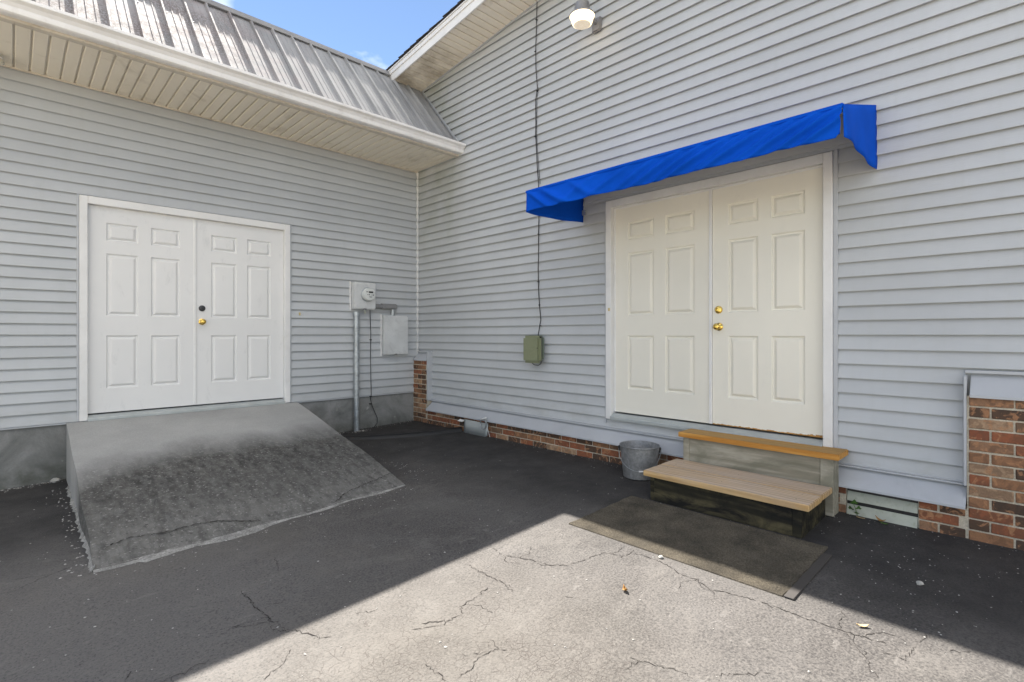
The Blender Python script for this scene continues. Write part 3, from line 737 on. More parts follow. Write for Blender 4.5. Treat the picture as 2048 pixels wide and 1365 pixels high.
# ------------------------------------------------------------------ gable building (wall along y, facing -x)
GY1 = -10.0; PITCH = 0.112
def rz(y): return 4.700 + PITCH * (-y - 0.16) if y > -5.0 else 4.700 + PITCH * 4.84 - PITCH * (-y - 5.0)
gable = thing('gable_building', (4.0, -5.0, 0), 'grey sided building with a low gable roof, brick base and blue awning over its doors', 'building')
HY0, HY1, HZ0, HZ1 = -5.276, -3.321, 0.418, 2.542     # door frame outer (HY0 far right)
wl = MB()
for a, b in ((HY1-0.01, 0.0), (GY1, HY0+0.01)): wl.box(0, 0.18, a, b, 0.0, 4.66)
wl.box(0, 0.18, HY0+0.01, HY1-0.01, 0.0, HZ0-0.01); wl.box(0, 0.18, HY0+0.01, HY1-0.01, HZ1-0.01, 4.66)
wl.add([(0,0,4.66),(0,GY1,4.66),(0,-5,rz(-5)+0.1),(0.18,0,4.66),(0.18,GY1,4.66),(0.18,-5,rz(-5)+0.1)], [(0,1,2),(3,5,4),(0,2,5,3),(2,1,4,5)])
wl.box(0.18, 9, -0.18, 0.0, 0, 4.66); wl.box(0.18, 9, GY1, GY1+0.18, 0, 4.66); wl.box(9, 9.18, GY1, 0, 0, 4.66); wl.box(0.6, 0.7, HY0-0.3, HY1+0.3, 0.3, 3)
gwall = wl.build('wall', 'siding', gable)
k = 0
BPY = -6.0                          # brick wainscot starts here
while True:
    z = Z0 + k*E
    if z > rz(-5.0): break
    ya = 0.0; yb = GY1
    if z > 4.70: ya = -((z - 4.70) / PITCH + 0.16); yb = -10 - ya
    if k == 0: ya = -0.375
    y_hi = ya - (0.012 if z < 4.7 else 0)
    lo = yb
    if z < 0.97: lo = BPY + 0.012; y_hi = -0.375
    if z < HZ1 - 0.02 and z + E*0.6 > HZ0:
        plank(gwall, 'y', HY1 + 0.012, y_hi, z); plank(gwall, 'y', lo, HY0 - 0.012, z)
    else: plank(gwall, 'y', lo, y_hi, z)
    k += 1
# J-channels round door and wainscot
for ya, yb in ((HY1 + 0.002, HY1 + 0.018), (HY0 - 0.030, HY0 - 0.002)):
    m = MB(); m.box(-0.031, 0, ya, yb, 0.36, HZ1 + 0.004); m.build('side_channel', 'trimgrey', gable, bevel=0.002)
m = MB(); m.box(-0.028, 0, HY0 - 0.030, HY1 + 0.018, HZ1 + 0.005, HZ1 + 0.024); m.build('head_channel', 'trimgrey', gable, bevel=0.002)
for ya, yb in ((-0.376, -0.346), (BPY + 0.001, BPY + 0.016)):
    m = MB(); m.box(-0.092, 0, ya, yb, 0.315, 0.985); m.build('side_channel', 'trimgrey', gable, bevel=0.003)
m = MB(); m.box(-0.036, 0, -0.346, -0.036, 0.975, 0.996); m.build('head_channel', 'trimgrey', gable, bevel=0.003)
m = MB(); m.box(-0.036, 0, -9.9, BPY + 0.014, 0.996, 1.016); m.build('head_channel', 'trimgrey', gable, bevel=0.003)
m = MB(); m.box(-0.034, 0, -0.0139, -0.001, 1.0, 3.57); m.build('corner_trim', 'white', gable)
for dz, dx in ((-0.004, 0.040), (0.010, 0.031)):
    m = MB(); m.box(-dx, 0, BPY + 0.014, -0.376, 0.310 + dz, 0.322 + dz); m.build('starter_strip', 'trimgrey', gable, bevel=0.003)
# sloped sill flashing over the brick
def sill(ya, yb, zt, xf, zf, name='sill_flashing'):
    m = MB(); m.prism([(-0.001, zt), (xf, zf + 0.018), (xf - 0.004, zf + 0.014), (xf - 0.004, zf), (xf, zf), (xf + 0.004, zf + 0.011), (-0.001, zt - 0.012)], lambda a, b, t: (a, t, b), ya, yb)
    return m.build(name, 'trimgrey', gable)
sill(BPY + 0.004, -0.375, 0.308, -0.122, 0.180)
sill(-0.345, -0.03, 0.975, -0.104, 0.862); sill(-9.9, BPY - 0.014, 0.995, -0.104, 0.855)
# --- brick base
BC = 0.0677; BL = 0.203; bx = -0.088
core = MB(); core.box(bx+0.007, -0.0015, -5.370, -0.345, -0.2, 0.174); core.box(bx+0.007, -0.0015, BPY, -5.766, -0.2, 0.174)
core.box(bx+0.007, -0.0015, -0.345, -0.001, -0.2, 0.868); core.box(bx+0.007, -0.0015, -9.9, BPY, -0.2, 0.862)
core.box(bx+0.02, -0.0015, BPY+0.002, -0.347, 0.174, 0.19)
bbase = core.build('brick_base', 'mortar', gable)
bme_ = []
for vi in range(4):
    m = MB(); L = 0.194; h = 0.0575; d = 0.07
    m.box(-0.0, d, -L/2, L/2, -h/2, h/2)
    me = m.mesh('brick', 'brick', bevel=0.0035, center=False)[0]
    for v in me.vertices: v.co += Vector((random.uniform(-0.0012, 0.0012), random.uniform(-0.001, 0.001), random.uniform(-0.0012, 0.0012)))
    bme_.append(me)
_bcut = {}
def brick(yc, L, z):
    if L > 0.185: me = random.choice(bme_)
    else:
        key = round(L, 2)
        if key not in _bcut:
            m = MB(); m.box(0, 0.07, -key/2, key/2, -0.0575/2, 0.0575/2); _bcut[key] = m.mesh('brick', 'brick', bevel=0.0035, center=False)[0]
        me = _bcut[key]
    place(me, 'brick', bbase, (bx + random.uniform(-0.0025, 0.0015), yc + random.uniform(-0.0015, 0.0015), z + random.uniform(-0.001, 0.001)), (random.uniform(-0.006, 0.006), 0, random.uniform(-0.008, 0.008)))
def course(ya, yb, z, off):
    """bricks from ya down to yb (ya > yb), joints 10 mm"""
    y = ya; first = True
    while y - 0.03 > yb:
        L = BL if not first else off
        e = max(y - L, yb)
        if y - e > 0.035: brick((y + e)/2, (y - e) - 0.0095, z)
        y -= L; first = False
BZ = 0.838
for r in range(13):
    z = BZ - 0.0 - r*BC - 0.004
    off = BL if r % 2 == 0 else BL/2
    course(BPY - 0.004, -7.05, z, off if r % 2 == 0 else BL/2)
    if z < 0.17:
        course(-5.765, BPY + 0.002, z, BL if r % 2 else BL/2)
        course(-0.352, -5.37, z, BL if r % 2 == 0 else BL*0.55)
    course(-0.012, -0.345, z + 0.004, 0.105 if r % 2 else 0.208)

# crawl-space vent below the sill
vt = MB(); vt.box(-0.060, -0.02, -5.765, -5.372, -0.02, 0.165)
gvent = vt.build('foundation_vent', 'darkmetal', gable)
for i, (z0, z1, xo, xi) in enumerate(((0.088, 0.150, -0.086, -0.066), (-0.004, 0.062, -0.098, -0.074))):
    m = MB(); m.prism([(xo, z0), (xi, z1), (xi+0.004, z1), (xo+0.004, z0)], lambda a, b, t: (a, t, b), -5.763, -5.374); m.build('louver_slat', 'louver', gvent, bevel=0.001)

# --- gable doors
fr = MB()
for (a, b) in ((HY1-0.062, HY1), (HY0, HY0+0.062)): fr.box(-0.040, 0.10, a, b, HZ0 - 0.012, HZ1)
fr.box(-0.040, 0.10, HY0+0.062, HY1-0.062, HZ1-0.072, HZ1)
gfr = fr.build('door_frame', 'white', gable, bevel=0.004)
st = MB(); st.box(0.010, 0.1, HY0+0.062, HY0+0.076, HZ0+0.06, HZ1-0.072); st.box(0.010, 0.1, HY1-0.082, HY1-0.062, HZ0+0.06, HZ1-0.072); st.box(0.010, 0.1, HY0+0.076, HY1-0.082, HZ1-0.088, HZ1-0.072)
st.build('door_stop', 'white', gfr, bevel=0.002)
th = MB(); th.prism([(-0.062, HZ0-0.012), (-0.062, HZ0+0.018), (0.0, HZ0+0.045), (0.09, HZ0+0.045), (0.09, HZ0-0.012)], lambda a, b, t: (a, t, b), HY0+0.0625, HY1-0.0625)
th.build('threshold', 'platemetal', gfr, bevel=0.003)
v0, v1 = HY0+0.064, HY1-0.064; vm_ = -4.372
fnB = lambda y0: (lambda u, w, d: (0.016 - d, y0 + u, dz0 + w))
dHb = HZ1 - 0.076 - dz0
lc = leaf_mesh(v1-vm_-0.004, dHb, fnB(vm_+0.004)).build('door_leaf', 'door_b', gable); dissolve(lc.data)
m = MB(); m.box(0.002, 0.03, vm_-0.002, vm_+0.024, dz0, dz0+dHb); m.build('astragal', 'white', lc, bevel=0.003)
ld = leaf_mesh(vm_-0.004-v0, dHb, fnB(v0)).build('door_leaf', 'door_b', gable); dissolve(ld.data)
knob(ld, 'deadbolt', (0.016, -4.428, 1.44), 'y', M['brass'], True); knob(ld, 'knob', (0.016, -4.430, 1.298), 'y', M['brass'])
rs = MB()
for i in range(46):
    ya = v0 + 0.003 + i*(vm_-0.008-v0)/46; hh = random.uniform(0.003, 0.010) + 0.014*max(0, 1 - i/9.0)*random.uniform(0.5, 1)
    rs.box(0.0145, 0.02, ya, ya + (vm_-0.008-v0)/46, dz0 - 0.001, dz0 + hh)
tag(rs.build('rusted_bottom_edge', 'rust', ld), 'rusted bottom edge of the door leaf')

# --- rake: soffit, fascia, roof
OV = 0.500
YT = -5.0
rs_ = MB()
def rake_slab(x0, x1, za, zb, y0=0.35, y1=YT):
    m = MB(); m.hexa([(x0,y1,rz(y1)+za),(x1,y1,rz(y1)+za),(x1,y0,rz(y0)+za),(x0,y0,rz(y0)+za),(x0,y1,rz(y1)+zb),(x1,y1,rz(y1)+zb),(x1,y0,rz(y0)+zb),(x0,y0,rz(y0)+zb)]); return m
gsof = rake_slab(-OV+0.004, -0.001, 0.016, 0.028).build('rake_soffit', 'soffit', gable)
bmr = MB(); bmr.prism([(-0.0450, 0.016), (-0.0440, 0.004), (-0.039, 0.0), (0.039, 0.0), (0.0440, 0.004), (0.0450, 0.016)], lambda a, b, t: (t, a, b), -OV/2+0.006, OV/2-0.002)
bmrm = bmr.mesh('soffit_board', 'soffit', center=False)[0]
y = -0.13
while y > YT:
    place(bmrm, 'soffit_board', gsof, (-OV/2, y, rz(y)), (-math.atan(PITCH) * 1.0, 0, 0)); y -= 0.1002
m = rake_slab(-0.034, -0.0145, -0.010, 0.016); m.build('wall_molding', 'trimgrey', gsof)
rake_slab(-OV-0.016, -OV+0.004, -0.012, 0.125).build('fascia', 'white', gable, bevel=0.003)
rake_slab(-OV-0.030, -OV-0.016, 0.085, 0.135).build('rake_trim', 'white', gable, bevel=0.003)
rake_slab(-OV-0.042, -OV+0.02, 0.136, 0.150).build('drip_edge', 'white', gable, bevel=0.002)
groof = rake_slab(-OV-0.036, 9.4, 0.151, 0.166).build('gable_roof', 'shingle', gable)
m = MB(); m.hexa([(-OV-0.036,-10.3,rz(-10.3)+0.151),(9.4,-10.3,rz(-10.3)+0.151),(9.4,YT,rz(YT)+0.151),(-OV-0.036,YT,rz(YT)+0.151),(-OV-0.036,-10.3,rz(-10.3)+0.166),(9.4,-10.3,rz(-10.3)+0.166),(9.4,YT,rz(YT)+0.166),(-OV-0.036,YT,rz(YT)+0.166)]).build('roof_slope', 'shingle', groof)
m = MB(); m.prism([(-0.15, 0.006), (0.08, 0.0), (0.08, 0.007), (-0.15, 0.010)], lambda a, b, t: (t, a, b), -0.18, 0.18)
m2 = MB(); m2.hexa([(-0.18,-0.16,0.0),(0.18,-0.16,0.0),(0.18,0.04,0.013),(-0.18,0.04,0.013),(-0.18,-0.16,0.006),(0.18,-0.16,0.006),(0.18,0.04,0.022),(-0.18,0.04,0.022)])
shm = m2.mesh('shingle', 'shingle', center=False)[0]
y = 0.3; i = 0
while y > YT + 0.15:
    for q in range(2):
        place(shm, 'shingle', groof, (-OV - 0.044 + 0.18 + q*0.362 + random.uniform(-0.012, 0.004), y, rz(y) + 0.166 + random.uniform(0, 0.004)), (-math.atan(PITCH), 0, random.uniform(-0.01, 0.01)))
    y -= 0.14
# bell-shaped closing of the far rake half is mirrored for a closed roof edge
m = MB(); m.hexa([(-OV,-10.3,rz(-10.3)+0.0),(0,-10.3,rz(-10.3)+0.0),(0,YT,rz(YT)+0.0),(-OV,YT,rz(YT)+0.0),(-OV,-10.3,rz(-10.3)+0.15),(0,-10.3,rz(-10.3)+0.15),(0,YT,rz(YT)+0.15),(-OV,YT,rz(YT)+0.15)]).build('fascia', 'white', gable)
# header board behind the awning
m = MB(); m.box(-0.030, -0.0141, -5.50, -3.06, 2.578, 2.80); m.build('header_board', 'canvas_lining', gable, bevel=0.003)
m = MB(); m.box(-0.0445, -0.0405, -3.372, -3.352, 1.462, 1.492); m.build('tape_scrap', 'tape', gfr)

# ------------------------------------------------------------------ awning
AY0, AY1, AO = -5.530, -3.035, 0.862
awn = thing('door_awning', (-0.43, -4.28, 2.35), 'bright blue canvas awning over the white doors', 'awning')
zf_t, zf_b, zw_t, zw_b = 2.535, 2.352, 2.792, 2.385
def front_disp(s, t):
    # s along 0..1 (far right to left), t 0 top..1 bottom ; soft diagonal folds
    d = 0.0
    for (c, w, a, sl) in ((-0.06, 0.016, 0.010, 0.15), (0.00, 0.014, 0.012, 0.14), (0.05, 0.018, 0.011, 0.16), (0.10, 0.014, 0.008, 0.15), (0.16, 0.018, 0.012, 0.17), (0.21, 0.013, 0.009, 0.15),
                          (0.26, 0.02, 0.011, 0.18), (0.33, 0.015, 0.009, 0.16), (0.39, 0.02, 0.009, 0.17), (0.47, 0.018, 0.007, 0.15), (0.56, 0.02, 0.006, 0.16), (0.68, 0.025, 0.005, 0.16), (0.80, 0.02, 0.006, -0.10), (0.93, 0.02, 0.011, -0.12), (0.99, 0.015, 0.010, -0.10)):
        q = (s - c - sl*t) / w; d += 3.4 * a * math.exp(-q*q) * (0.15 + 0.9*math.sin(math.pi*min(1, t*0.93))**0.8)
    return d
m = MB(); NX, NZ = 220, 16; vs = []
for j in range(NZ+1):
    t = j / NZ
    for i in range(NX+1):
        s_ = i / NX; y = AY0 + (AY1-AY0)*s_
        sag = 0.003*math.sin(s_*21) + 0.002*math.sin(s_*47+1)
        z = zf_t + (zf_b + sag - zf_t)*t
        if s_ < 0.012: z = zf_t + (zf_b + 0.02 - zf_t)*t
        vs.append((-AO - front_disp(s_, t) - 0.012*t*math.sin(s_*9), y + (0.014*t if i == 0 else 0), z))
m.add(vs, [(j*(NX+1)+i, j*(NX+1)+i+1, (j+1)*(NX+1)+i+1, (j+1)*(NX+1)+i) for j in range(NZ) for i in range(NX)])
val = m.build('front_valance', 'canvas', awn, smooth='all')
md = val.modifiers.new('thick', 'SOLIDIFY'); md.thickness = 0.002
m = MB(); m.tube([(-AO-0.004, AY0+(AY1-AY0)*i/60, zf_b + 0.014 + 0.008*math.sin(i/60*21) + 0.006*math.sin(i/60*47+1)) for i in range(1, 61)], 0.002, 5); 
m = MB(); m.box(-AO-0.010, -AO+0.010, AY0-0.008, AY1+0.008, zf_t-0.016, zf_t+0.010); m.build('front_hem', 'canvas', val, bevel=0.006, segs=2)
# sloping top sheet
m = MB(); m.prism([(-AO, zf_t+0.004), (-0.016, zw_t+0.004), (-0.016, zw_t), (-AO, zf_t)], lambda a, b, t: (a, t, b), AY0, AY1); m.build('top_sheet', 'canvas', awn)
m = MB(); m.prism([(-AO+0.02, zf_t-0.002), (-0.032, zw_t-0.006), (-0.032, zw_t-0.010), (-AO+0.02, zf_t-0.006)], lambda a, b, t: (a, t, b), AY0+0.01, AY1-0.01); m.build('lining', 'canvas_lining', awn)
for yy, sg in ((AY0, -1), (AY1, 1)):
    m = MB(); NA, NB = 14, 8; vs = []
    for j in range(NB+1):
        t = j/NB
        for i in range(NA+1):
            s_ = i/NA; x = -AO + 0.004 + (AO - 0.018)*s_
            ztop = zf_t + (zw_t-zf_t)*s_
            low = zf_b - 0.02*math.sin(s_*3.1) + (zw_b - zf_b)*s_
            if sg < 0: low = zf_b + 0.0 + (zw_b - 0.0 - zf_b)*s_ - 0.03*s_*s_
            z = ztop + (low - ztop)*t
            bul = 0.010*t*math.sin(s_*6.0 + 0.6) + 0.008*t*math.sin(s_*13)
            vs.append((x, yy + sg*(0.002 + bul), z))
    m.add(vs, [(j*(NA+1)+i, j*(NA+1)+i+1, (j+1)*(NA+1)+i+1, (j+1)*(NA+1)+i) for j in range(NB) for i in range(NA)])
    sv = m.build('side_valance', 'canvas', awn, smooth='all'); md = sv.modifiers.new('thick', 'SOLIDIFY'); md.thickness = 0.002
for yy in (AY0+0.02, AY1-0.02):
    m = MB(); m.tube([(-AO+0.03, yy, zf_t-0.022), (-0.03, yy, zw_t-0.03)], 0.010, 8); m.build('frame_bar', 'galv', awn, smooth=True)
    m = MB(); m.box(-0.05, -0.0305, yy-0.02, yy+0.02, zw_b+0.065, zw_b+0.115); m.build('wall_bracket', 'galv', awn, bevel=0.003)

# ------------------------------------------------------------------ dusk-to-dawn lamp high on the gable wall
lc_ = Vector((-0.27, -3.21, 4.285))
lamp = thing('wall_lamp', lc_, 'lit round yard lamp on the gable wall above the blue awning', 'lamp')
m = MB(); m.lathe([(0.118, 0.033), (0.120, 0.027), (0.109, 0.012), (0.104, -0.010), (0.097, -0.034), (0.09, -0.047), (0.081, -0.053)], lc_, 'z', 40, caps=False)
ln = m.build('lens', 'lens', lamp, smooth=True)
m = MB(); m.lathe([(0.081, -0.053), (0.045, -0.057), (0.001, -0.058)], lc_, 'z', 40, caps=False); m.build('lens_bottom', 'lensbase', ln, smooth=True)
m = MB(); m.lathe([(0.121, 0.027), (0.122, 0.036), (0.116, 0.046), (0.080, 0.056), (0.076, 0.062), (0.070, 0.150), (0.058, 0.160), (0.001, 0.162)], lc_, 'z', 32); m.build('housing', 'fitting', lamp, smooth=True)
m = MB(); m.tube([(-0.02, -3.21, 4.34), (-0.10, -3.21, 4.36), (-0.21, -3.21, 4.38)], 0.024, 10); br = m.build('arm', 'fitting', lamp, smooth=True)
m = MB(); m.box(-0.05, -0.012, -3.265, -3.155, 4.26, 4.40); m.build('wall_plate', 'fitting', lamp, bevel=0.012, segs=2)

# flood light under the annex soffit
fc = Vector((-4.335, -0.25, 3.512))
fl_ = thing('flood_light', (fc.x, fc.y, SZ), 'small unlit flood lamp fixed under the cream soffit', 'lamp')
m = MB(); m.lathe([(0.03, 0.10), (0.032, 0.06), (0.045, 0.03), (0.058, 0.0), (0.058, -0.012), (0.05, -0.02), (0.001, -0.026)], fc - Vector((0, 0, 0.0)), 'z', 24); b_ = m.build('bulb', 'lampglass', fl_, smooth=True)
m = MB(); m.lathe([(0.05, 0.0), (0.05, 0.014), (0.036, 0.02), (0.034, 0.05)], (fc.x, fc.y, SZ-0.048), 'z', 20); m.build('holder', 'white', fl_, smooth=True)

# ------------------------------------------------------------------ telephone cable and olive box
cb_ = [(-2.391,5.02),(-2.391,4.979),(-2.383,4.758),(-2.368,4.428),(-2.376,4.201),(-2.393,3.983),(-2.368,3.867),(-2.366,3.474),(-2.391,3.132),(-2.414,2.903),(-2.416,2.569),(-2.406,1.844),(-2.414,1.676),(-2.444,1.396),(-2.406,1.235),(-2.41,1.19)]
cab = thing('black_cable', (-0.02, -2.4, 1.2), 'thin black cable running down the gable wall to the olive box', 'cable')
P_ = []
for (a, b), (c, d) in zip(cb_[:-1], cb_[1:]):
    n = max(1, int(abs(b-d)/0.12))
    for k in range(n): P_.append((-0.030 + random.uniform(-0.0025, 0.0025), a + (c-a)*k/n + random.uniform(-0.002, 0.002), b + (d-b)*k/n))
P_.append((-0.036, cb_[-1][0], cb_[-1][1]))
m = MB(); m.tube(P_, 0.0050, 7); m.build('wire', 'black', cab, smooth='all')
m = MB(); m.tube([(-0.028, a - 0.017 - 0.004*math.sin(b*5), b) for _, a, b in [(0, p[1], p[2]) for p in P_] if 2.9 < b < 4.0], 0.0028, 5); m.build('second_wire', 'black', cab, smooth='all')
for zc in (4.75, 4.40, 3.95, 3.45, 2.35, 1.82, 1.56, 1.33):
    yc = min(P_, key=lambda p: abs(p[2]-zc))[1]
    m = MB(); m.box(-0.037, -0.015, yc-0.004, yc+0.016, zc-0.005, zc+0.005); m.build('cable_clip', 'black', cab, bevel=0.002)

ub = thing('utility_box', (-0.07, -2.38, 0.92), 'olive green plastic utility box hanging on the gable wall', 'utility box')
m = MB(); m.box(-0.072, -0.012, -2.498, -2.255, 0.945, 1.222); m.build('back_case', 'greengrey', ub, bevel=0.022, segs=3, smooth=True)
m = MB(); m.box(-0.148, -0.082, -2.530, -2.265, 0.918, 1.220); cv = m.build('cover', 'green', ub, bevel=0.028, segs=4, smooth=True)
m = MB(); m.box(-0.084, -0.070, -2.502, -2.268, 0.940, 1.212); m.build('gasket', 'black', ub, bevel=0.004)
m = MB(); m.lathe([(0.006, 0), (0.006, -0.004), (0.001, -0.005)], (-0.147, -2.503, 1.085), 'x', 10); m.build('screw', 'black', cv)
for z0 in (1.075, 1.040):
    m = MB(); m.tube([(-0.1482, -2.40 - 0.10*t, z0 - 0.018 + 0.040*math.sin(t*1.5)) for t in [q/8 for q in range(9)]], 0.0022, 5); m.build('moulded_rib', 'green', cv, smooth='all')
m = MB(); m.tube([(-0.10, -2.52, 0.945), (-0.10, -2.515, 0.915), (-0.10, -2.47, 0.893), (-0.10, -2.41, 0.898), (-0.10, -2.37, 0.925)], 0.0035, 6); m.build('tether', 'black', ub, smooth='all')

# ------------------------------------------------------------------ electric meter and disconnect
mt = thing('electric_meter', (-0.9, -0.05, 0.0), 'grey electric meter box with round dial on a steel conduit', 'meter')
m = MB(); m.box(-1.050, -0.751, -0.118, -0.013, 1.563, 1.917); m.build('enclosure', 'meterbox', mt, bevel=0.006, segs=2)
m = MB(); m.box(-1.072, -1.058, -0.030, -0.0145, 1.545, 1.93); m.build('mounting_flange', 'white', mt, bevel=0.002)
m = MB(); m.box(-1.049, -0.752, -0.124, -0.112, 1.575, 1.910); m.build('front_cover', 'meterbox', mt, bevel=0.004)
dc = Vector((-0.872, -0.124, 1.757))
m = MB(); m.lathe([(0.095, 0.0), (0.095, -0.016), (0.088, -0.02)], dc, 'y', 36); rg = m.build('dial_ring', 'galv', mt, smooth=True)
m = MB(); m.lathe([(0.084, -0.012), (0.083, -0.060), (0.076, -0.070), (0.001, -0.074)], dc, 'y', 36, caps=False); dl = m.build('dial', 'dial', mt, smooth=True)
def dmark(x, z, w, h):
    q = MB(); q.box(dc.x+x-w/2, dc.x+x+w/2, dc.y-0.0765, dc.y-0.071, dc.z+z-h/2, dc.z+z+h/2); return q.build('dial_mark', 'black', dl)
dmark(0.01, 0.028, 0.062, 0.020); dmark(-0.045, 0.030, 0.016, 0.010); dmark(-0.015, -0.006, 0.014, 0.010); dmark(0.045, -0.008, 0.016, 0.010)
dmark(-0.036, -0.006, 0.006, 0.008); dmark(0.022, -0.008, 0.006, 0.006); dmark(0.005, -0.030, 0.04, 0.003); dmark(0.008, -0.040, 0.03, 0.003)
m = MB(); m.lathe([(0.036, 0), (0.036, 0.54), (0.041, 0.542), (0.041, 0.60), (0.036, 0.602), (0.036, 1.515), (0.043, 1.516), (0.043, 1.568)], (-1.0, -0.072, gz(-1.0)-0.01), 'z', 24); m.build('conduit', 'galv', mt, smooth=True)
m = MB(); m.box(-0.925, -0.885, -0.128, -0.10, 1.555, 1.575); m.build('latch', 'fitting', mt, bevel=0.002)
m = MB(); m.lathe([(0.008, 0), (0.010, -0.02), (0.009, -0.045), (0.004, -0.05)], (-0.895, -0.10, 1.558), 'z', 10); m.build('seal_tag', 'louver', mt, smooth=True)

db = thing('disconnect_box', (-0.41, -0.05, 0.95), 'plain grey disconnect box mounted on the wall beside the electric meter', 'electrical box')
m = MB(); m.box(-0.599, -0.232, -0.075, -0.013, 0.955, 1.495); m.build('enclosure', 'meterbox', db, bevel=0.004)
m = MB(); m.box(-0.601, -0.230, -0.096, -0.077, 0.958, 1.478); m.build('front_cover', 'meterbox', db, bevel=0.005, segs=2)
m = MB(); m.box(-0.622, -0.607, -0.030, -0.0145, 0.935, 1.51); m.build('mounting_flange', 'white', db, bevel=0.002)
m = MB(); m.box(-0.44, -0.405, -0.100, -0.08, 0.948, 0.968); m.build('latch', 'fitting', db, bevel=0.002)
m = MB(); m.lathe([(0.030, -0.78+0.0), (0.030, -0.60)], (0, 0, 0), 'x', 16); m.v = [(x, y - 0.055, z + 1.612) for x, y, z in m.v]; m.build('nipple', 'fitting', db, smooth=True)
m = MB(); m.box(-0.640, -0.395, -0.095, -0.015, 1.578, 1.652); m.build('elbow_fitting', 'fitting', db, bevel=0.014, segs=2, smooth=True)
m = MB(); m.lathe([(0.028, 1.49), (0.028, 1.52), (0.034, 1.522), (0.034, 1.545), (0.026, 1.547), (0.026, 1.585)], (-0.448, -0.052, 0), 'z', 16); m.build('drop_nipple', 'galv', db, smooth=True)

gw = thing('ground_wire', (-0.75, -0.03, 0.0), 'thin dark ground wire hanging below the electric meter to the asphalt', 'wire')
pts = [(-0.785, -0.031, 1.57), (-0.772, -0.030, 1.24), (-0.776, -0.030, 0.89), (-0.765, -0.030, 0.43), (-0.769, -0.016, 0.36), (-0.745, -0.02, 0.27), (-0.715, -0.03, 0.19), (-0.675, -0.035, 0.10), (-0.69, -0.05, 0.03), (-0.76, -0.06, -0.03)]
m = MB(); m.tube(pts, 0.0045, 6); m.build('wire', 'black', gw, smooth='all')
for zc in (1.16, 0.40, 0.30):
    m = MB(); m.box(-0.785, -0.758, -0.036, -0.004, zc-0.006, zc+0.006); m.build('wire_clip', 'black', gw, bevel=0.002)
m = MB(); m.box(-1.728, -1.712, -0.034, -0.012, 1.465, 1.50)
tag(m.build('bell_stub', 'tape', bevel=0.002), 'tiny beige plastic stub on the siding right of the scuffed doors', 'stub')

# ------------------------------------------------------------------ concrete ramp
rp = thing('concrete_ramp', (-2.85, -1.3, 0), 'weathered concrete ramp with black mildew rising to the scuffed white doors', 'ramp')
m = MB(); NXr, NYr = 40, 48; vs = []
def rsurf(s, t):
    xl = -3.872 - 0.028*t + 0.006*math.sin(t*17)*t; xr_ = -1.752 - 0.075*t + 0.01*math.sin(t*11)*t
    x = xl + (xr_ - xl)*s
    yend = -2.575 - 0.03*math.sin(s*5.0) - 0.012*math.sin(s*23)
    y = -0.045 + (yend + 0.045)*t
    zend = gz(x) + 0.012
    z = 0.414 + (zend - 0.414)*t + 0.006*math.sin(3.1*t)
    return x, y, z
for j in range(NYr+1):
    for i in range(NXr+1):
        x, y, z = rsurf(i/NXr, j/NYr); z += random.uniform(-0.0008, 0.0008)
        vs.append((x, y, z))
fs = [(j*(NXr+1)+i, j*(NXr+1)+i+1, (j+1)*(NXr+1)+i+1, (j+1)*(NXr+1)+i) for j in range(NYr) for i in range(NXr)]
nb = len(vs); W1 = NXr + 1
bot = {}
def bv(i, j):
    if (i, j) not in bot:
        x, y, z = vs[j*W1+i]; bot[(i, j)] = len(vs); vs.append((x, y, -0.3))
    return bot[(i, j)]
edge = [(i, 0) for i in range(NXr)] + [(NXr, j) for j in range(NYr)] + [(i, NYr) for i in range(NXr, 0, -1)] + [(0, j) for j in range(NYr, 0, -1)]
for a in range(len(edge)):
    p, q = edge[a], edge[(a+1) % len(edge)]
    fs.append((p[1]*W1+p[0], q[1]*W1+q[0], bv(*q), bv(*p)))
m.add(vs, fs); rslab = m.build('ramp_slab', 'ramp', rp, smooth=True)
m = MB(); m.box(-3.868, -1.756, -0.0455, 0.02, -0.2, 0.412); m.build('ramp_head', 'ramp', rp)
def rzf(x, y):
    t = (y + 0.045) / (-2.53); return 0.414 + (gz(x) + 0.012 - 0.414)*t + 0.006*math.sin(3.1*t)
for L, w in (([(-3.87,-2.39),(-3.78,-2.37),(-3.7,-2.35),(-3.62,-2.37),(-3.48,-2.39),(-3.35,-2.38),(-3.23,-2.41),(-3.1,-2.49),(-2.99,-2.545)], 0.012),
             ([(-2.47,-2.56),(-2.43,-2.54),(-2.39,-2.50),(-2.26,-2.44),(-2.1,-2.40),(-1.95,-2.36),(-1.83,-2.33)], 0.011)):
    c = MB(); c.add(*ribbon(L, w, rzf, 0.008, 0.011)); c.build('crack', 'crack', rslab, recalc=False)
# crumbled cement feathering at the toe and the outer edge
for side in range(2):
    c = MB(); pts_ = []; N = 70
    for i in range(N+1):
        s_ = i/N
        if side == 0:
            x, y, z = rsurf(s_, 1.0); w = 0.008 + 0.010*random.random() + 0.012*(0.5+0.5*math.sin(s_*31)) + (0.045*abs(math.sin(s_*13)) if 0.1 < s_ < 0.5 else 0); a = (x, y + 0.012, gz(x) + 0.015); b = (x, y - w, gz(x) + 0.001)
        else:
            x, y, z = rsurf(0.0, 0.12 + 0.88*s_); w = 0.008 + 0.02*random.random()**2; a = (x + 0.01, y, gz(x) + 0.02 + 0.02*random.random()); b = (x - w, y, gz(x) + 0.001)
        pts_.append((a, b))
    c.add([p for ab in pts_ for p in ab], [(2*i, 2*i+1, 2*i+3, 2*i+2) for i in range(N)])
    c.build('crumbled_edge', 'cement', rp)

